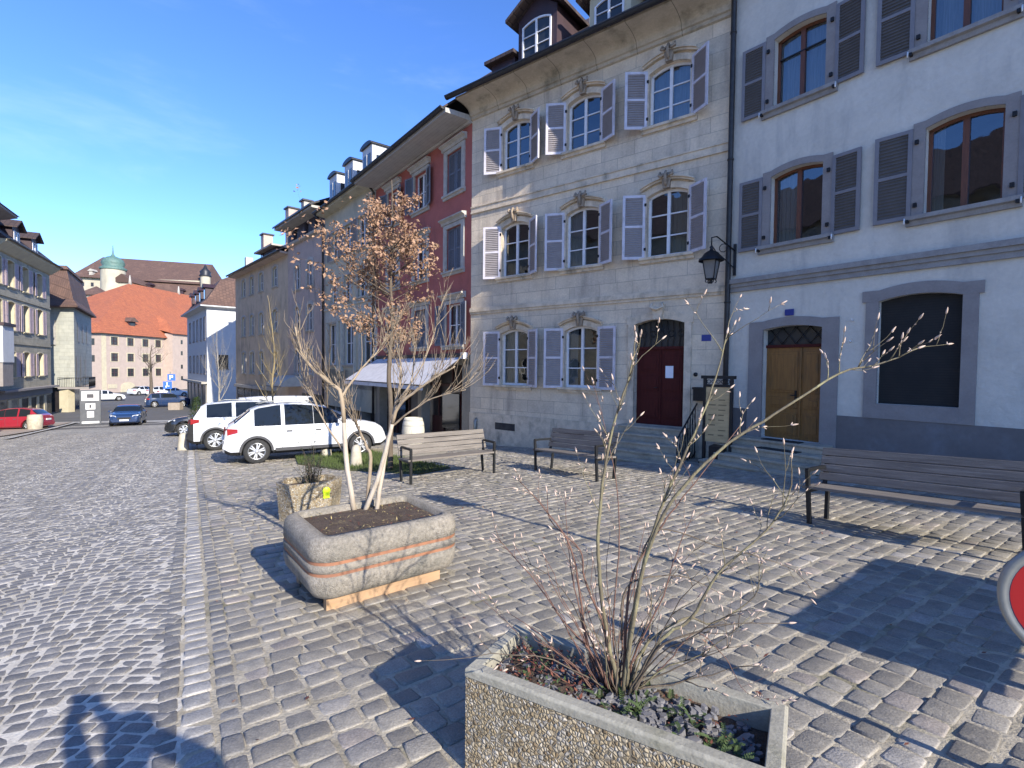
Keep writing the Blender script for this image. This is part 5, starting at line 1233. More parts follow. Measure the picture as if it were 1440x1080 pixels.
for i in range(16):   # arching darker stems
    a = rq.uniform(0, 6.28); b0 = Vector((.47+.05*math.cos(a), 2.10+.04*math.sin(a), .29)) - org
    d = Vector((math.cos(a)*.9, math.sin(a)*.45, rq.uniform(.6, 1.3))).normalized(); p = b0.copy(); pts = [p.copy()]; ln = rq.uniform(.35, .85)
    for k in range(9):
        d = (d + Vector((rq.uniform(-1,1)*.2, rq.uniform(-1,1)*.12, rq.uniform(-.28, .22)))).normalized(); p = p + d*ln/9; pts.append(p.copy())
    r0_ = rq.uniform(.003, .0048); mb.tube(pts, [r0_*(1-.08*k) for k in range(10)], 5, rq.choice((0, 2, 2)))
    twigs(mb, pts, r0_*.5, 2, 4, rq, .06, .16, .35, 0); budat(pts[-1], d, 1.2)
nb_ = len(bud.v); mb.add(bud.v, bud.f, 3, True); mb.build('stems', [BARKG, BARKR, BARK, BUD], t)

# ---------------- rounded granite planter on lumber with birch-like tree
e1 = Vector((.785, .62)).normalized(); e2 = Vector((-e1.y, e1.x))
p1 = Vector((-1.44, 3.68)); L1, W1 = 1.30, 1.03
zb1 = gz(p1.x + .3, p1.y+.3) - .02
t1 = thing('rounded_planter', (p1.x, p1.y, zb1), math.atan2(e1.y, e1.x), 'rounded grey granite planter with two orange bands raised on timber', 'planter')
def rrect(L, W, r, inset, n=6):
    pts = []
    for (cx, cy, a0) in ((L-r, r, -90), (L-r, W-r, 0), (r, W-r, 90), (r, r, 180)):
        for k in range(n+1):
            a = R(a0 + 90*k/n); rr2 = max(r - inset, .01); pts.append((cx + rr2*math.cos(a), cy + rr2*math.sin(a)))
    return pts
mb = MB(); prof = [(.10, .115), (.045, .135), (.015, .18), (0, .25), (0, .315), (.010, .313), (.010, .338), (0, .341), (0, .398), (.010, .401), (.010, .426), (0, .429), (0, .50), (.012, .555), (.035, .585), (.07, .60), (.125, .60), (.13, .52)]
rings = [[(x, y, z) for x, y in rrect(L1, W1, .19, i_)] for i_, z in prof]
n = len(rings[0]); vs = [v for r_ in rings for v in r_]; fs = [(i*n+k, i*n+(k+1) % n, (i+1)*n+(k+1) % n, (i+1)*n+k) for i in range(len(prof)-1) for k in range(n)]
mb.add(vs, fs + [tuple(range(n-1, -1, -1))], 0, True)
mb.build('body', CONC, t1)
mb = MB()
for za in (.313, .401):
    ra = [(x, y) for x, y in rrect(L1, W1, .19, .006)]; mb.add([(x, y, za) for x, y in ra] + [(x, y, za+.025) for x, y in ra], [(k, (k+1) % n, (k+1) % n+n, k+n) for k in range(n)], 0, True)
mb.build('bands', REDB, t1)
mb = MB(); sr_ = rrect(L1, W1, .19, .128); mb.add([(x, y, .545) for x, y in sr_] + [(L1/2, W1/2, .575)], [(k, (k+1) % n, n) for k in range(n)], 0, True)
mb.build('soil', SOIL, t1)
mb = MB(); mb.box(.12, 1.12, .10, .17, -.02, .113); mb.box(.12, 1.12, W1-.2, W1-.12, -.02, .113); mb.build('timber_support', LUMB, t1, bevel=.004)
mb = MB()
for i in range(260):
    x, y = rq.uniform(.16, L1-.16), rq.uniform(.16, W1-.16); leaf(mb, Vector((x, y, .565)), Vector((rq.uniform(-1,1), rq.uniform(-1,1), rq.uniform(0, .3))), rq.uniform(.015, .05), rq.uniform(.001, .006), rq.choice((0, 0, 1)))
mb.build('straw_litter', [mk('straw', (.42, .33, .14), rough=.8), LITTER], t1)['kind'] = 'stuff'
BT = [
[(-1.674,5.394,0.098),(-1.765,5.369,0.715),(-1.798,5.344,1.331),(-1.913,5.319,1.473),(-2.083,5.294,1.628),(-2.191,5.269,1.790),(-2.246,5.244,2.052)],
[(-1.815,5.394,1.328),(-1.760,5.469,1.447),(-1.659,5.544,1.617),(-1.493,5.619,1.823),(-1.402,5.694,2.018)],
[(-1.552,5.394,0.107),(-1.524,5.454,0.664),(-1.587,5.514,0.778),(-1.707,5.574,1.004),(-1.829,5.634,1.187),(-2.000,5.694,1.533)],
[(-1.445,5.394,0.150),(-1.381,5.469,0.624),(-1.323,5.544,0.988),(-1.294,5.619,1.233),(-1.272,5.694,1.421),(-1.265,5.769,1.548),(-1.315,5.844,1.866)],
[(-1.575,5.394,0.110),(-1.387,5.344,0.564),(-1.271,5.294,0.980),(-1.171,5.244,1.247),(-0.963,5.194,1.428),(-0.781,5.144,1.548),(-0.574,5.094,1.665)],
[(-1.287,5.394,1.006),(-1.077,5.294,1.177),(-0.802,5.194,1.335),(-0.465,5.094,1.430)],
[(-1.773,5.394,0.711),(-1.989,5.444,1.000),(-2.162,5.494,1.303),(-2.298,5.544,1.610)],
[(-1.242,5.394,1.250),(-1.004,5.494,1.624),(-0.868,5.594,2.017),(-0.821,5.694,2.342)],
[(-1.204,5.394,1.235),(-1.120,5.694,1.542),(-1.148,5.994,1.957)]]
BR_ = [.026, .014, .020, .023, .024, .011, .011, .009, .010]
K = .885; base = Vector((-1.38, 4.70, zb1+.55))
t = thing('multi_stem_tree', base, 0, 'leafless multi stem tree with white painted trunks in the rounded granite planter', 'tree')
tr = MB(); tw = MB()
for s_, r_ in zip(BT, BR_):
    pts = [Vector((a*K, b_*K, 1.65 + (c-1.65)*K)) - base for a, b_, c in s_]
    if r_ > .02 and pts[0].z < .2: pts[0].z = -.04
    path = smooth_path(pts, 4, .004); n = len(path)
    rad = [r_*(1-.72*i/(n-1)) for i in range(n)]
    cut = sum(1 for p in path if p.z < .78) if r_ > .02 else 0
    if cut > 1: tr.tube(path[:cut+1], rad[:cut+1], 9, 0); tr.tube(path[cut:], rad[cut:], 8, 1)
    else: tr.tube(path, rad, 7, 1)
    # fine upward twigs
    for i in range(20 if r_ > .018 else 13):
        k = int(n*(.42 + .55*rq.random())); k = min(k, n-2); d = (path[k+1]-path[k]).normalized(); d = (d + Vector((rq.uniform(-1,1), rq.uniform(-1,1), rq.uniform(.1,.9)))*.75).normalized()
        p = path[k].copy(); q = [p.copy()]; ln = rq.uniform(.15, .55)
        for j in range(6): d = (d + Vector((rq.uniform(-1,1)*.18, rq.uniform(-1,1)*.18, .10))).normalized(); p = p + d*ln/6; q.append(p.copy())
        tw.tube(q, [.004*(1-.13*j) for j in range(7)], 4, 0)
        for _ in range(3):
            j = rq.randint(2, 5); d2 = (d + Vector((rq.uniform(-1,1), rq.uniform(-1,1), .4))*.8).normalized(); tw.tube([q[j], q[j]+d2*ln*.2, q[j]+d2*ln*.38+Vector((0,0,.03))], [.0028,.002,.001], 3, 0)
tr.build('trunk', [BARKW, BARKL], t); tw.build('branches', BARKL, t)

# ---------------- third small planter with yellow tag
p3 = Vector((-2.93, 6.60)); d3 = (Vector((-2.34, 5.94)) - Vector((-3.02, 6.75))).normalized()
d3 = Vector((.84, .54)).normalized()
t = thing('small_planter', (-2.92, 6.62, gz(-2.92, 6.62)), math.atan2(d3.y, d3.x), 'small pale pebble concrete planter with yellow tag behind rounded planter', 'planter')
AGG2 = aggregate('coarse_pebble_concrete', 45)
n3 = 6; mb = MB(); outl = [(0,0),(.55,0),(.74,.24),(.6,.52),(.02,.52),(-.12,.26)]
ring = lambda k, z: [((x-.3)*k+.3, (y-.26)*k+.26, z) for x, y in outl]
rs_ = [ring(.9, -.1), ring(1.0, .44), ring(1.0, .50), ring(.87, .50), ring(.87, .40)]
mb.add([v for r_ in rs_ for v in r_], [(i*6+k, i*6+(k+1) % 6, (i+1)*6+(k+1) % 6, (i+1)*6+k) for i in range(4) for k in range(6)]); mb.build('body', AGG2, t)
mb = MB(); mb.add(ring(.87, .42), [tuple(range(6))]); mb.build('soil', SOIL, t)
mb = MB(); mb.lathe([(0, -.012), (.045, -.012), (.052, -.006), (.052, .0)], (.47, -.01, .38), 16, 0, 'y'); mb.box(.43, .51, -.022, -.006, .28, .37); mb.build('tag', TAG, t)
q = Vector((-2.92, 6.62)) + d3*.34 + Vector((-d3.y, d3.x))*.26
t = thing('twiggy_bush', (q.x, q.y, gz(q.x, q.y)+.42), 0, 'dark twiggy bush growing in the small tagged planter', 'shrub')
mb = MB(); lf = MB()
for i in range(38):
    a = rq.uniform(0, 6.28); sp = rq.uniform(.05, .55); d = Vector((math.cos(a)*sp, math.sin(a)*sp, 1)).normalized(); ln = rq.uniform(.25, .62)*(1.25 if sp < .2 else .8); p = Vector((rq.uniform(-.08,.08), rq.uniform(-.08,.08), 0)); pts = [p.copy()]
    for j in range(6): d = (d + Vector((rq.uniform(-1,1), rq.uniform(-1,1), .1))*.12).normalized(); p = p + d*ln/6; pts.append(p.copy())
    mb.tube(pts, [.005*(1-.13*j) for j in range(7)], 4)
    for j in range(1, 7):
        for _ in range(5): leaf(lf, pts[j] + Vector((rq.uniform(-1,1), rq.uniform(-1,1), rq.uniform(-1,1)))*.02, Vector((rq.uniform(-1,1), rq.uniform(-1,1), rq.uniform(-.2,1))), rq.uniform(.015, .035), .006)
mb.build('branches', BARK, t); lf.build('leaves', DLEAF, t)

# ================================================================== GRASS BED
bed = [(-5.3, 12.5), (-3.9, 11.35), (-1.9, 10.45), (-1.35, 11.2), (-2.9, 13.2), (-4.6, 15.6), (-6.0, 14.0)]
mb = MB(); mb.prism(bed, -.05, .035, 0, 'z'); mb.v = [(x, y, z + gz(x, y)) for x, y, z in mb.v]; mb.m = [0]*len(mb.m); struct(mb.build('grass_bed_soil', GROUNDG))
def inpoly(x, y, P):
    c = False; j = len(P)-1
    for i in range(len(P)):
        if (P[i][1] > y) != (P[j][1] > y) and x < (P[j][0]-P[i][0])*(y-P[i][1])/(P[j][1]-P[i][1])+P[i][0]: c = not c
        j = i
    return c
mb = MB(); k = 0
while k < 9000:
    x, y = rq.uniform(-6, -1.3), rq.uniform(10.3, 15.7)
    if not inpoly(x, y, bed): continue
    k += 1; z = gz(x, y)+.03; a = rq.uniform(0, 6.28); h = rq.uniform(.04, .13); w_ = .006; dx, dy = math.cos(a)*w_, math.sin(a)*w_; lx, ly = rq.uniform(-.04, .04), rq.uniform(-.04, .04)
    mb.add([(x-dx, y-dy, z), (x+dx, y+dy, z), (x+lx, y+ly, z+h)], [(0,1,2)])
o = mb.build('grass', GRASSM); o['kind'] = 'stuff'; o['label'] = 'short green grass in the bed behind the rounded planter'

mb = MB(); rl = random.Random(9)
for i in range(240):
    x, y = rl.uniform(-4, 3.6), rl.uniform(1.6, 9)
    if side(x, y) < .1 or rl.random() < .3: continue
    z = gz(x, y) + .016
    leaf(mb, Vector((x, y, z)), Vector((rl.uniform(-1,1), rl.uniform(-1,1), rl.uniform(0,.35))), rl.uniform(.02, .055), rl.uniform(.006, .014), rl.choice((0, 0, 1)))
o = mb.build('fallen_leaves', [LEAFB, LITTER]); o['kind'] = 'stuff'; o['label'] = 'a few dry leaves scattered over the paving'
# ================================================================== BOLLARDS
def bollard(x, y, label, h=.52, r=.14, lean=0):
    mb = MB(); mb.lathe([(r*1.05, -.1), (r*1.05, .05), (r, .1), (r*.82, h*.7), (r*.62, h*.93), (r*.3, h), (0, h+.01)], n=14)
    o = mb.build('stone_bollard', mk('bollard_stone', (.50, .45, .35), (.38, .34, .27), 6, .85, .3, 30, stain=(.28, .25, .2), stsc=4)); o.location = (x, y, gz(x, y)); o.rotation_euler = (lean, 0, rq.uniform(0, 3))
    tag(o, label, 'bollard', 'stone bollards around the parking'); return o
bollard(-11.0, 16.9, 'pale conical stone bollard at the rear of the white suv', .58, .17)
bollard(-3.65, 11.85, 'conical stone bollard in the grass bed behind the tree stems', .52, .14)
bollard(-5.1, 13.9, 'stone bollard beside the front wheel of the nearest white car', .5, .14)
bollard(-18.6, 27.6, 'small stone bollard in front of the black parked car', .5, .16)
bollard(-20.2, 30.6, 'farthest stone bollard on the right edge of the street', .45, .2)
mb = MB(); mb.lathe([(.34, -.1), (.36, .1), (.40, .6), (.36, .98), (.30, 1.0), (0, 1.02)], n=16); o = mb.build('stone_bollard', MATS['bollard_stone']); o.location = (-30.4, 32.2, gz(-30.4, 32.2)); tag(o, 'tall cream stone post in front of the red car', 'bollard', 'stone bollards around the parking')

# ================================================================== BARREL, NOTICE BOARD, SIGNS
bp_ = Vector((-3.35, 17.2)); t = thing('barrel', (bp_.x, bp_.y, gz(*bp_)), .3, 'white painted barrel standing before the dark shop doors', 'barrel')
mb = MB(); mb.lathe([(.30, 0), (.36, .2), (.385, .45), (.36, .7), (.30, .9), (.28, .9), (.28, .87), (0, .87)], n=22); mb.build('staves', mk('whitewashed_wood', (.60, .57, .48), (.48, .45, .37), 5, .8, .3, 30, stretch=(8, 8, .6)), t)
mb = MB()
for z in (.08, .25, .65, .82): r_ = .30+.08*math.sin(math.pi*z/.9)+.006; mb.lathe([(r_, z-.02), (r_+.003, z), (r_, z+.02)], n=22)
mb.build('hoops', mk('pale_hoop', (.42, .40, .34), rough=.6), t)
# notice board in iron frame next to the stairs
q = Bc.world(8.14, .8, 0); zq = gz(q.x, q.y)
t = thing('notice_board', (q.x, q.y, zq), math.atan2(DC.y, DC.x), 'tall wooden notice board in a black iron frame beside the maroon door steps', 'notice board')
mb = MB()
for x in (-.28, .28): mb.box(x-.03, x+.03, -.04, .04, -.05, 1.92)
mb.box(-.36, .36, -.05, .05, 1.86, 1.93); mb.box(-.25, .25, -.03, .03, 1.68, 1.74); mb.box(-.34, .34, -.18, .18, -.02, .05)
for k in range(5): mb.tube([(-.2+k*.1+.04*math.cos(a), 0, 1.8+.04*math.sin(a)) for a in [i*.8 for i in range(9)]], .008, 4)
mb.build('frame', IRON, t)
mb = MB(); mb.box(-.25, .25, -.025, .025, .48, 1.68); mb.build('board', OLIVE, t)
mb = MB()
for k in range(9):
    for (a, b_) in ((-.19, -.02), (.02, .19)):
        if rq.random() < .85: mb.box(a, a+(b_-a)*rq.uniform(.6, 1), -.031, -.026, .62+k*.11, .645+k*.11)
mb.build('worn_lettering', mk('faded_brown', (.22, .16, .08), rough=.8), t)
mb = MB(); mb.box(-.1, .2, -.25, .1, 0, .42); o = mb.build('waste_box', IRON, t, bevel=.01); o.name = 'base_box'
# red traffic sign at the right edge
cx, cy, cz = 2.16, 1.86, .775
t = thing('no_entry_sign', (cx, cy, gz(cx, cy)), math.atan2(cx, cy)*-1 + R(8), 'round red traffic sign with pale metal rim on a short post at right edge', 'sign')
h = cz - gz(cx, cy)
mb = MB(); mb.lathe([(.215, -.012), (.225, -.012), (.24, -.02), (.25, -.008), (.25, .012), (.24, .02), (.225, .014)], (0, 0, h), 48, 0, 'y'); mb.build('rim', RIM, t)
mb = MB(); mb.lathe([(0, -.004), (.222, -.004), (.222, .008), (0, .008)], (0, 0, h), 48, 0, 'y', False); fc = mb.build('face', RED, t)
mb = MB(); mb.box(-.11, .11, -.007, -.0045, h-.03, h+.03); mb.build('bar', SIGNW, fc)
mb = MB(); mb.lathe([(.212, -.0055), (.221, -.0055)], (0, 0, h), 48, 0, 'y'); mb.build('inner_ring', mk('navy_edge', (.02, .02, .07), rough=.4), fc)
mb = MB(); mb.tube([(0, .03, -.02), (0, .03, h+.1)], .02, 8); mb.build('post', RIM, t)
mb = MB(); mb.lathe([(.17, -.02), (.17, .06), (.1, .09), (0, .09)], n=16); mb.build('foot', BLACK, t)
# street furniture just beyond the right edge whose shadows fall into view
a_ = Vector((3.25, 1.92)); b_ = Vector((4.72, 3.08)); d_ = (b_-a_).normalized(); Lb = (b_-a_).length
t = thing('street_barrier', (a_.x, a_.y, gz(*a_)), math.atan2(d_.y, d_.x), 'low boarded street barrier seen by its shadow on the paving at right', 'barrier')
mb = MB(); mb.box(-.1, Lb+.1, -.015, .015, .44, .93); mb.build('panel', PALE, t)
mb = MB()
for x in (.1, Lb-.1): mb.box(x-.03, x+.03, .016, .07, -.03, .98); mb.box(x-.03, x+.03, -.25, .3, -.03, .03)
mb.build('legs', PIPE, t)
t = thing('sign_post', (3.62, 2.30, gz(3.62, 2.30)), 0, 'tall thin street post seen by its long shadow across the square', 'post')
mb = MB(); mb.tube([(0,0,-.05), (0,0,3.6)], .03, 10); mb.build('pole', RIM, t)
mb = MB(); mb.box(-.22, .22, -.045, -.035, 3.0, 3.5); mb.build('sign_plate', RIM, t)

# ---------------- parking sign far, info totem
def at_ground(px, py):   # helper: street point from bearing (x/y ratio) and distance
    return Vector((px*py, py))
q = Vector((-.675*62, 62)); t = thing('parking_sign', (q.x, q.y, gz(*q)), R(35), 'two blue parking signs on a grey pole by the far square', 'sign')
mb = MB(); mb.tube([(0,0,-.1), (0,0,4.0)], .05, 6); mb.build('pole', RIM, t)
mb = MB(); mb.box(-.3, .5, -.09, -.06, 2.9, 3.7, 0); mb.box(-.75, .15, -.09, -.06, 1.9, 2.8, 0); pn = mb.build('panel', SBLUE, t)
mb = MB(); mb.box(-.12, 0, -.1, -.095, 3.05, 3.55, 0); mb.box(0, .25, -.1, -.095, 3.45, 3.55, 0); mb.box(0, .25, -.1, -.095, 3.27, 3.36, 0); mb.box(.18, .27, -.1, -.095, 3.3, 3.5)
mb.lathe([(.08, -.002), (0, -.003)], (-.35, -.098, 2.62), 10, 0, 'y'); mb.box(-.4, -.3, -.1, -.095, 2.2, 2.55); mb.box(-.4, -.1, -.1, -.095, 2.2, 2.28); mb.box(-.5, -.4, -.1, -.095, 2.05, 2.3)
mb.build('pictogram', SIGNW, pn)
q = Vector((-31.6, 37.9)); t = thing('information_totem', (q.x, q.y, gz(*q)), R(38), 'grey information pillar with white panels beside the far crossing', 'sign')
mb = MB(); mb.box(-.62, .62, -.18, .18, -.05, 2.55, 0); tb = mb.build('case', mk('totem_grey', (.10, .105, .115), (.075, .08, .09), 3, .4), t, bevel=.03)
mb = MB(); mb.box(-.5, .5, -.19, -.18, 1.75, 2.45); mb.box(-.28, .28, -.19, -.18, 1.1, 1.55); mb.box(-.2, .2, -.19, -.18, .5, .95); mb.box(-.5, .5, -.19, -.18, .05, .2); mb.build('white_panel', SIGNW, tb)
mb = MB(); mb.box(-.2, .2, -.195, -.19, 1.95, 2.25); mb.box(-.06, .06, -.195, -.19, 1.2, 1.45); mb.build('pictogram', mk('totem_ink', (.05, .05, .06), rough=.5), tb)
q = Vector((-30.9, 29.8)); t = thing('street_signboard', (q.x, q.y, gz(*q)+.05), R(42), 'low white and red advertising board at the left edge', 'sign')
mb = MB(); mb.box(-.45, .45, -.02, .02, .1, .85); fr = mb.build('board', SIGNW, t)
mb = MB(); mb.box(-.35, .1, -.03, -.02, .15, .5); mb.build('red_panel', RED, fr)
mb = MB(); mb.box(-.42, -.38, -.15, .15, -.05, .1); mb.box(.38, .42, -.15, .15, -.05, .1); mb.build('feet', PIPE, t)
q = Vector((-.665*54, 54)); t = thing('stone_trough', (q.x, q.y, gz(*q)), .2, 'small square stone trough beside the dark blue car', 'planter')
mb = MB(); mb.box(-.55, .55, -.45, .45, -.1, .75); mb.box(-.45, .45, -.35, .35, .751, .76, 1); mb.build('body', [TERR, SOIL], t, bevel=.04)

# ================================================================== CARS
def make_car(name, pos, hd, label, paint, kind='hatch', L=4.1, W=1.78, H=1.50, group='parked cars', clad=False, dark_rear=False, wb=None, z=None, rimcol=None, cat='car'):
    """pos = rear axle centre on the ground; hd = heading"""
    hd = Vector(hd).normalized(); x0, y0 = pos; wb = wb or .635*L; rear = .185*L
    zf = gz(x0+hd.x*wb, y0+hd.y*wb); zr = gz(x0, y0); pit = math.atan((zf-zr)/wb); lft = Vector((-hd.y, hd.x))
    rol = math.atan((gz(x0+lft.x*.7, y0+lft.y*.7) - gz(x0-lft.x*.7, y0-lft.y*.7))/1.4)
    t = thing(name, (x0, y0, zr), 0, label, cat, group); t.rotation_euler = (rol, -pit, math.atan2(hd.y, hd.x))
    wr = .315 if H < 1.6 else .34; hw_ = W/2
    # side profile as fractions of L (x from rear bumper) -> heights
    if kind == 'hatch': top = [(0,.50),(.010,.72),(.018,.90),(.032,.99),(.065,1.07),(.15,1.37),(.20,1.45),(.30,1.515),(.41,1.53),(.52,1.49),(.60,1.41),(.735,1.06),(.755,1.02),(.86,.97),(.93,.90),(.97,.80),(.99,.66),(1,.52)]
    elif kind == 'suv': top = [(0,.55),(.01,.85),(.02,1.02),(.045,1.15),(.09,1.46),(.13,1.56),(.30,1.62),(.45,1.62),(.56,1.58),(.62,1.50),(.745,1.14),(.76,1.12),(.87,1.07),(.94,.98),(.975,.85),(.99,.70),(1,.55)]
    elif kind == 'van': top = [(0,.6),(.005,1.2),(.02,1.7),(.04,1.82),(.2,1.86),(.5,1.86),(.66,1.82),(.83,1.2),(.86,1.15),(.95,1.0),(.99,.8),(1,.6)]
    else: top = [(0,.50),(.01,.75),(.03,.95),(.06,1.02),(.15,1.06),(.26,1.36),(.34,1.43),(.45,1.45),(.54,1.41),(.60,1.34),(.735,1.0),(.75,.975),(.87,.90),(.94,.82),(.98,.70),(1,.50)]
    Hs = H/max(a[1] for a in top); belt0 = {'hatch': .94, 'suv': 1.08, 'van': 1.15, 'sedan': .95}[kind]
    def T(f):
        for i in range(len(top)-1):
            if top[i][0] <= f <= top[i+1][0]: a, b_ = top[i], top[i+1]; u = (f-a[0])/(b_[0]-a[0]); return (a[1]+(b_[1]-a[1])*u)*Hs
        return top[-1][1]*Hs
    fr = sorted(set([round(i/46, 4) for i in range(47)] + [a[0] for a in top]))
    xs = [f*L for f in fr]; xr, xf = rear, rear+wb
    secs = []
    for f, x in zip(fr, xs):
        zt = T(f); zb_ = .24 if clad else .19
        if f < .04 or f > .96: zb_ += .10*(1 - min(f, 1-f)/.04)
        for xc in (xr, xf):
            dx = abs(x-xc); ra = wr+.055
            if dx < ra: zb_ = max(zb_, wr + math.sqrt(ra*ra-dx*dx))
        e = min(f, 1-f); pl = 1 - .16*max(0, 1-e/.10)**2
        w_ = hw_*pl; belt = min(belt0*Hs, zt-.03) if zt > belt0*Hs+.04 else zt-.05
        roofk = max(0, min(1, (zt-belt)/(H-belt0*Hs+.01))); wt = w_*(.90 - .19*roofk)
        zm = max(zb_+.05, min(.58, belt-.1)); zl = max(zb_+.02, zb_+.09 if zb_ < .4 else zb_+.02)
        zm = max(zm, zl+.02)
        secs.append([(0, zb_), (w_*.86, zb_), (w_*.985, min(zl, zm-.01)), (w_, zm), (w_*.985, (zm+belt)/2), (w_*.955, max(belt, zm+.03)), (wt+.02, zt-.055), (wt*.90, zt-.012), (wt*.5, zt+.006), (0, zt+.01)])
    body, gl, trim = MB(), MB(), MB(); n = len(secs[0])
    def isglass(i, j):
        f = (fr[i]+fr[i+1])/2; tall = T(f) > belt0*Hs + .12
        rngs = {'hatch': ((.165,.335),(.35,.515),(.53,.70)), 'suv': ((.12,.30),(.32,.49),(.51,.69)), 'van': ((.62,.76),), 'sedan': ((.24,.39),(.41,.54),(.56,.69))}[kind]
        rw = {'hatch': (.055,.155), 'suv': (.03,.095), 'van': (.008,.018), 'sedan': (.16,.26)}[kind]; wsd = {'hatch': (.605,.745), 'suv': (.625,.745), 'van': (.665,.83), 'sedan': (.605,.735)}[kind]
        if j == 5: return any(a < f < b_ for a, b_ in rngs) and tall
        if j in (6, 7, 8): return rw[0] < f < rw[1] or wsd[0] < f < wsd[1]
        return False
    for sgn in (1, -1):
        for i in range(len(secs)-1):
            for j in range(n-1):
                q = [(xs[i]-xr, sgn*secs[i][j][0], secs[i][j][1]), (xs[i+1]-xr, sgn*secs[i+1][j][0], secs[i+1][j][1]), (xs[i+1]-xr, sgn*secs[i+1][j+1][0], secs[i+1][j+1][1]), (xs[i]-xr, sgn*secs[i][j+1][0], secs[i][j+1][1])]
                fc = [(0,1,2,3)] if sgn < 0 else [(0,3,2,1)]
                f = (fr[i]+fr[i+1])/2
                if isglass(i, j): gl.add(q, fc, 0, True)
                elif (clad or dark_rear) and (j <= 1 and secs[i][2][1] < .42) : trim.add(q, fc, 0, True)
                elif dark_rear and f < .05 and j < 6: trim.add(q, fc, 0, True)
                else: body.add(q, fc, 0, True)
        for (i, fl) in ((0, 0), (len(secs)-1, 1)):
            body.add([(xs[i]-xr, sgn*p[0], p[1]) for p in secs[i]], [tuple(range(n)) if (sgn > 0) == bool(fl) else tuple(range(n-1, -1, -1))], 0, False)
    body.build('body', paint, t)
    gl.build('glass', CARG, t)
    if trim.f: trim.build('lower_trim', BLACK, t)
    dk = MB(); dk.box(xs[1]-xr+.25, xs[-2]-xr-.25, -hw_+.22, hw_-.22, .22, .6); dk.build('underbody', BLACK, t)
    if clad:
        ar = MB()
        for xc in (0, wb):
            for sg in (-1, 1):
                pts = []; 
                for k in range(13):
                    a = math.pi*k/12; pts.append((xc + (wr+.085)*math.cos(a), wr + (wr+.085)*math.sin(a)))
                for k in range(12):
                    (xa, za), (xb, zb2) = pts[k], pts[k+1]; r2 = (wr+.03)/(wr+.085)
                    ia = (xc+(xa-xc)*r2, wr+(za-wr)*r2); ib = (xc+(xb-xc)*r2, wr+(zb2-wr)*r2); y = sg*(hw_+.006); yi = sg*(hw_-.05)
                    ar.add([(xa,y,za),(xb,y,zb2),(ib[0],y,ib[1]),(ia[0],y,ia[1])], [(0,1,2,3)]); ar.add([(xa,y,za),(xb,y,zb2),(xb,yi,zb2),(xa,yi,za)], [(0,1,2,3)]); ar.add([(ia[0],y,ia[1]),(ib[0],y,ib[1]),(ib[0],yi,ib[1]),(ia[0],yi,ia[1])], [(0,1,2,3)])
        for sg in (-1, 1): ar.box(wr+.12, wb-wr-.12, sg*(hw_-.03), sg*(hw_+.012), .30, .38)
        ar.build('wheel_arch_trim', mk('dark_cladding', (.045, .045, .05), rough=.7), t)
    ln = MB()   # door seams and handles
    for sg in (-1, 1):
        for f in (.33, .505, .69):
            ln.box(f*L-xr-.004, f*L-xr+.004, sg*(hw_*.955), sg*(hw_*1.0015), .33, belt0*Hs-.02)
        for f in (.35, .525): ln.box(f*L-xr-.02+.05, f*L-xr+.17, sg*(hw_*.97), sg*(hw_*.985+.02), belt0*Hs-.17, belt0*Hs-.13)
    ln.build('door_handles', mk('shadow_gap', (.06, .06, .065), rough=.5), t)
    mr = MB()
    for sg in (-1, 1): mr.obox((.675*L-xr, sg*(hw_+.10), belt0*Hs+.06), (.05,0,0), (.0,.09,0), (0,0,.065))
    mr.build('wing_mirror', paint, t, bevel=.02)
    li = MB()
    for sg in (-1, 1):
        zt = belt0*Hs-.08
        li.add([(.012*L-xr-.012, sg*hw_*.60, zt-.10), (.03*L-xr, sg*hw_*.90, zt-.12), (.085*L-xr, sg*(hw_*.985), zt-.06), (.085*L-xr, sg*(hw_*.975), zt+.03), (.03*L-xr, sg*hw_*.90, zt+.05), (.015*L-xr-.005, sg*hw_*.60, zt+.04)], [(0,1,4,5),(1,2,3,4)])
    li.v = [(x-.012, y*1.012, z_) for x, y, z_ in li.v]; li.build('tail_light', mk('tail_light_red', (.30, .015, .015), rough=.15), t)
    hl = MB()
    for sg in (-1, 1):
        zt = .72*Hs
        hl.add([(L*.985-xr+.012, sg*hw_*.50, zt-.08), (L*.965-xr+.02, sg*hw_*.86, zt-.07), (L*.90-xr, sg*hw_*.99, zt+.03), (L*.90-xr, sg*hw_*.985, zt+.09), (L*.955-xr+.02, sg*hw_*.84, zt+.05), (L*.98-xr+.012, sg*hw_*.52, zt+.0)], [(0,1,4,5),(1,2,3,4)])
    hl.build('headlight', mk('headlight_glass', (.55, .58, .62), rough=.08), t)
    gp = MB(); gp.box(L-xr-.03, L-xr+.012, -hw_*.42, hw_*.42, .48, .60, 0); gp.box(L-xr-.01, L-xr+.02, -.26, .26, .36, .46, 1); gp.box(-xr-.012, -xr+.02, -.26, .26, .62, .73, 1); gp.build('number_plate', [BLACK, SIGNW], t)
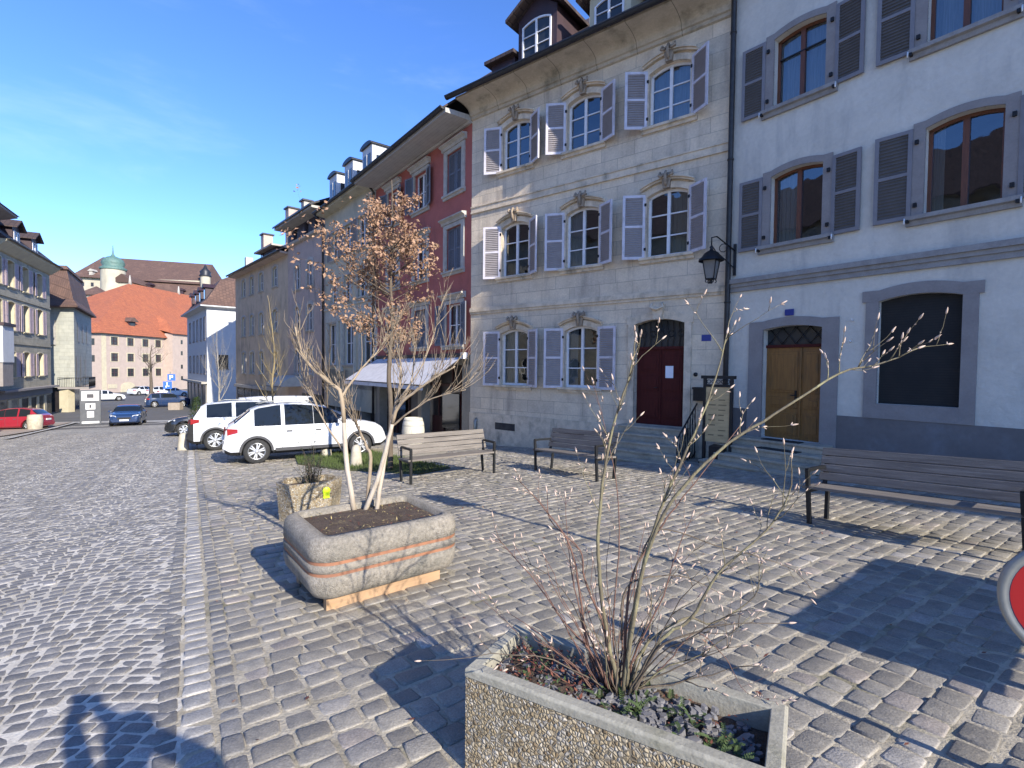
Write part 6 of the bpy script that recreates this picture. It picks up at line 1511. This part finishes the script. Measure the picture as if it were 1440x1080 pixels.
    for xc in (0, wb):
        for sg in (-1, 1):
            wh = MB(); y = sg*(hw_-.10)
            wh.lathe([(wr*.62, -.095), (wr*.9, -.10), (wr, -.075), (wr, .075), (wr*.9, .10), (wr*.62, .095)], (xc, y, wr), 24, 0, 'y'); w0_ = wh.build('wheel', BLACK, t)
            rm = MB(); yo = y + sg*.085
            rm.lathe([(wr*.60, 0), (wr*.66, sg*.012), (wr*.68, 0)], (xc, yo, wr), 24, 0, 'y')
            for k in range(6):
                a = k*math.pi/3+.3; c, s_ = math.cos(a), math.sin(a)
                for da in (-.16, .16):
                    c2, s2 = math.cos(a+da), math.sin(a+da); rm.obox((xc+c2*wr*.38, yo-sg*.004, wr+s2*wr*.38), Vector((c2, 0, s2))*wr*.25, (0, .008, 0), Vector((-s2, 0, c2))*wr*.05)
            rm.lathe([(0, sg*.012), (wr*.15, sg*.010), (wr*.18, -sg*.01)], (xc, yo, wr), 12, 0, 'y'); rm.lathe([(0, -sg*.03), (wr*.62, -sg*.03)], (xc, yo, wr), 20, 1, 'y')
            rm.build('rim', [mk('alloy', (.55, .56, .58), rough=.3, metal=.6), BLACK], w0_)
    if kind in ('hatch', 'suv') and clad:
        rk = MB()
        for sg in (-1, 1): rk.tube([(.2*L-xr, sg*hw_*.63, H*.985), (.25*L-xr, sg*hw_*.62, H+.04), (.5*L-xr, sg*hw_*.62, H+.035), (.56*L-xr, sg*hw_*.63, H*.97)], .014, 6)
        rk.build('roof_rails', RIM, t)
    return t
PWH = mk('white_car_paint', (.60, .61, .63), rough=.25, coat=.8); PBL = mk('black_car_paint', (.012, .014, .017), rough=.2, coat=.8)
PNV = mk('navy_car_paint', (.014, .035, .10), rough=.22, coat=.8); PRD = mk('red_car_paint', (.28, .015, .03), rough=.25, coat=.8)
HD = Vector((.868, .496)).normalized(); LF = Vector((-HD.y, HD.x))
w1 = Vector((-6.52, 12.91)) + LF*.80
make_car('parked_hatchback', w1, HD, 'white hatchback with dark wheel arch cladding, nearest of the parked cars', PWH, 'hatch', 4.12, 1.80, 1.55, clad=True, wb=2.60)
w2_ = Vector((-9.75, 16.6)) + LF*.80
make_car('parked_suv', w2_, HD, 'white suv with black rear parked just beyond the nearest white hatchback', PWH, 'suv', 4.3, 1.82, 1.62, dark_rear=True, clad=True)
make_car('parked_van', Vector((-11.2, 22.2)), HD, 'white van whose roof shows behind the two white parked cars', PWH, 'van', 4.6, 1.85, 1.78, cat='van')
make_car('parked_sedan', Vector((-13.3, 25.6)), Vector((-.87, -.49)), 'black car with shiny bonnet behind the small conifer', PBL, 'sedan', 4.3, 1.78, 1.42)
make_car('driving_car', Vector((-28.6, 38.0)), Vector((.50, -.866)), 'dark blue saloon driving towards the camera on the cobbled street', PNV, 'sedan', 4.3, 1.80, 1.45, group=None)
make_car('parked_hatchback', Vector((-31.0, 32.9)), Vector((-.93, -.30)), 'small dark red hatchback parked on the left in front of the shops', PRD, 'hatch', 3.7, 1.68, 1.45)
make_car('parked_suv', Vector((-.715*57, 57.5)), Vector((.75, .66)), 'dark blue car parked behind the parking sign at the square', PNV, 'suv', 4.3, 1.8, 1.6)
for i, (rx, yy, hx, lb) in enumerate(((-.83, 66, (.7, .7), 'white car left of the square behind the information pillar'), (-.745, 80, (.3, .95), 'silver white car beside the arched gate of the hall'), (-.712, 80, (.8, .6), 'white car right of the bare square tree'), (-.690, 77, (.8, .6), 'white car nearest the parking signs below the turret'))):
    make_car('parked_car', Vector((rx*yy, yy)), hx, lb, PWH, 'sedan', 4.2, 1.75, 1.45)

# ================================================================== TREES
def grow(mb, p, d, ln, r, depth, rg, leaves=None, m=0, spread=.6, up=.15, nb=3, tips=None, seg=5):
    pts = [p.copy()]; rad = [r]; dd = d.copy()
    for j in range(seg):
        dd = (dd + Vector((rg.uniform(-1,1), rg.uniform(-1,1), rg.uniform(-1,1)))*.13 + Vector((0,0,up*.3))).normalized(); p = p + dd*ln/seg; pts.append(p.copy()); rad.append(r*(1-.5*(j+1)/seg))
    mb.tube(pts, rad, 7 if r > .02 else 4 if r > .006 else 3, m, cap=False)
    if tips is not None: tips += pts[2:]
    if depth > 0:
        for i in range(nb):
            k = rg.randint(1, seg); s_ = Vector((rg.uniform(-1,1), rg.uniform(-1,1), rg.uniform(-.4,.8))).normalized()
            grow(mb, pts[k], (dd*(1-spread*.5) + s_*spread + Vector((0,0,up))).normalized(), ln*rg.uniform(.55, .8), rad[k]*.6, depth-1, rg, leaves, m, spread, up, nb, tips, seg)
# young tree holding its dry leaves
rg = random.Random(11); tx, ty = -2.65, 11.0; z0 = gz(tx, ty)
t = thing('dry_leaved_tree', (tx, ty, z0), 0, 'young slender tree holding dry tan leaves in the grass bed', 'tree')
mb = MB(); trunk = smooth_path([Vector(p) for p in ((0,0,-.05), (.02,.0,1.2), (-.03,.02,2.2), (.04,0,3.2), (0,.02,4.2), (.05,0,5.1), (.02,0,6.3))], 4, .008)
mb.tube(trunk, [.065*(1-.85*i/(len(trunk)-1)) for i in range(len(trunk))], 9); mb.build('trunk', BARK, t)
br = MB(); tips = []
for i in range(46):
    h = rg.uniform(2.3, 5.7); a = rg.uniform(0, 6.28); k = 1 - abs(h-3.5)/2.4; ln = .40+.80*max(0, k)*(1.25 if math.cos(a) < 0 else .62); p = Vector((0.01, 0.0, h)); d = Vector((math.cos(a), math.sin(a), .5)).normalized()
    if h < 3.0: ln *= .95
    grow(br, p, d, ln*rg.uniform(.7, 1.05), .013, 2, rg, spread=.55, up=.12, nb=3, tips=tips, seg=4)
br.build('branches', BARK, t)
lf = MB(); keep = [q for q in tips if 2.3 < q.z < 6.4]
for i in range(7800):
    q = rg.choice(keep)
    if rg.random() < .5 and q.z < 2.5: continue
    # clumpy: skip by cell hash
    if (int(q.x*3.1+50)*7 + int(q.y*3.1+50)*13 + int(q.z*3.1)*29) % 5 == 0: continue
    p = q + Vector((rg.gauss(0, .05), rg.gauss(0, .05), rg.gauss(0, .05))); d = Vector((rg.uniform(-1,1), rg.uniform(-1,1), rg.uniform(-1.2,.5))).normalized()
    s_ = d.orthogonal().normalized(); s_.rotate(Matrix.Rotation(rg.uniform(0, 6.28), 3, d)); ln = rg.choice((.04, .055, .07, .085, .105))*rg.uniform(.85, 1.15); w_ = ln*.32; up_ = d.cross(s_)*ln*.12
    lf.add([p, p+d*ln*.4+s_*w_+up_, p+d*ln, p+d*ln*.4-s_*w_+up_, p+d*ln*.45], [(0,1,4),(1,2,4),(2,3,4),(3,0,4)])
lf.build('crown', LEAFB, t)
# bare trees
def bare_tree(loc, h, label, mat, seed, r=.06, spread=.5, depth=3, nb=4, crown0=.3, up=.3, group=None, nbr=14, blen=.35):
    rg = random.Random(seed); z = gz(loc[0], loc[1]); t = thing('bare_tree', (loc[0], loc[1], z), 0, label, 'tree', group)
    mb = MB(); path = smooth_path([Vector((rg.uniform(-.03,.03)*h*k/5, rg.uniform(-.03,.03)*h*k/5, h*k/5-.05)) for k in range(6)], 3, .003*h); mb.tube(path, [r*(1-.85*i/(len(path)-1)) for i in range(len(path))], 8); mb.build('trunk', mat, t)
    br = MB()
    for i in range(nbr):
        f = crown0 + (1-crown0)*i/nbr; k = int(f*(len(path)-1)); a = rg.uniform(0, 6.28)
        grow(br, path[k], Vector((math.cos(a), math.sin(a), up*2+.3)).normalized(), h*blen*(1.15-f*.75), r*(.42*(1.1-f)), depth, rg, spread=spread, up=up, nb=nb, seg=4)
    br.build('branches', mat, t); return t
YB = mk('yellow_olive_twigs', (.30, .235, .12), (.20, .155, .08), 8, .85)
bare_tree((-8.6, 18.2), 5.4, 'slender bare tree with yellowish twigs behind the white hatchback', YB, 21, .05, .45, 2, 3, .3, .5, nbr=20, blen=.22)
bare_tree((-7.0, 19.3), 4.6, 'bare thin street tree in front of the mauve grey house', BARK, 22, .04, .5, 2, 3, .3, .5, nbr=16, blen=.2)
bare_tree((-17.6, 30.4), 6.0, 'bare pale tree standing before the white corner house', mk('pale_twigs', (.36, .33, .28), (.25, .23, .2), 8, .85), 23, .06, .5, 2, 4, .3, .5, nbr=18, blen=.3)
bare_tree((-.713*78, 78), 8.0, 'bare pollarded plane tree in front of the orange roofed hall', BARK, 24, .28, .65, 3, 3, .42, .15, nbr=9, blen=.36)
# small conifer column near bollard
t = thing('small_conifer', (-11.6, 18.6, gz(-11.6, 18.6)), 0, 'narrow dark green conifer between black car and white suv', 'tree')
mb = MB(); mb.tube([(0,0,-.05), (0,0,1.5)], [.03, .01], 6); mb.build('trunk', BARK, t)
lf = MB(); rg = random.Random(5)
for i in range(1500):
    h = rg.uniform(.05, 1.75); r_ = (.34*(1-(h/1.8)**2)+.05)*math.sqrt(rg.uniform(.25, 1)); a = rg.uniform(0, 6.28); leaf(lf, Vector((r_*math.cos(a), r_*math.sin(a), h)), Vector((math.cos(a), math.sin(a), rg.uniform(.3, 1.4))), rg.uniform(.05, .12), .015)
lf.build('crown', FERN, t)

# ================================================================== PERSON (casts the shadow at lower left)
t = bpy.data.meshes.new('person'); bx, by = .50, -.44; gzp = gz(bx, by)
J = {'pelvis': (0,0,.95), 'waist': (0,0,1.08), 'chest': (0,.0,1.32), 'neck': (0,.01,1.54), 'head0': (0,.03,1.64), 'head1': (0,.03,1.78),
     'hl': (-.1,0,.9), 'kl': (-.12,.02,.5), 'al': (-.13,0,.08), 'tl': (-.13,.17,.03), 'hr': (.1,0,.9), 'kr': (.12,.02,.5), 'ar': (.13,0,.08), 'tr': (.13,.17,.03),
     'sl': (-.21,0,1.46), 'el': (-.26,.12,1.30), 'wl': (-.45,.22,1.58), 'sr': (.21,0,1.46), 'er': (.14,.32,1.36), 'wr': (-.32,.29,1.58), 'pl': (-.50,.25,1.62), 'pr': (-.40,.30,1.62)}
RDS = {'pelvis': .19, 'waist': .17, 'chest': .21, 'neck': .08, 'head0': .12, 'head1': .13, 'hl': .1, 'kl': .07, 'al': .05, 'tl': .04, 'hr': .1, 'kr': .07, 'ar': .05, 'tr': .04, 'sl': .09, 'el': .065, 'wl': .045, 'sr': .09, 'er': .065, 'wr': .045, 'pl': .045, 'pr': .045}
E_ = [('pelvis','waist'),('waist','chest'),('chest','neck'),('neck','head0'),('head0','head1'),('pelvis','hl'),('hl','kl'),('kl','al'),('al','tl'),('pelvis','hr'),('hr','kr'),('kr','ar'),('ar','tr'),('chest','sl'),('sl','el'),('el','wl'),('wl','pl'),('chest','sr'),('sr','er'),('er','wr'),('wr','pr')]
# five separate fingers on each hand, curled round the phone edges
for sd_, pn_ in ((-1, 'pl'), (1, 'pr')):
    bxp = Vector(J[pn_])
    for k in range(5):
        a = bxp + Vector((sd_*-.01, .015, .03-.018*k)); b_ = a + Vector((-sd_*.03, .03 if k else -.005, .004)); c = b_ + Vector((-sd_*.035, .0 if k else .012, 0))
        for nm, v, r_ in (('a', a, .011), ('b', b_, .009), ('c', c, .008)): J[f'{pn_}{k}{nm}'] = tuple(v); RDS[f'{pn_}{k}{nm}'] = r_
        E_ += [(pn_, f'{pn_}{k}a'), (f'{pn_}{k}a', f'{pn_}{k}b'), (f'{pn_}{k}b', f'{pn_}{k}c')]
ks = list(J); t.from_pydata([J[k] for k in ks], [(ks.index(a), ks.index(b_)) for a, b_ in E_], []); t.materials.append(mk('dark_clothing', (.04, .045, .06), (.03, .03, .04), 8, .9))
po = bpy.data.objects.new('person', t); COL.objects.link(po); po.location = (bx, by, gzp)
sk = po.modifiers.new('skin', 'SKIN'); lay = t.skin_vertices[0] if t.skin_vertices else None
if lay is None:
    bpy.context.view_layer.objects.active = po
for i, k in enumerate(ks):
    if t.skin_vertices: t.skin_vertices[0].data[i].radius = (RDS[k], RDS[k]); t.skin_vertices[0].data[i].use_root = (k == 'pelvis')
ss = po.modifiers.new('sub', 'SUBSURF'); ss.levels = 1; ss.render_levels = 1
tag(po, 'person in dark clothes with both arms raised to hold a phone, seen as a shadow', 'person')
mb = MB(); mb.box(-.07, .095, -.085, -.077, -.03, .05); o = mb.build('phone', BLACK); o.location = (0, .0, 1.65); tag(o, 'phone held up in both hands behind the viewpoint', 'phone')
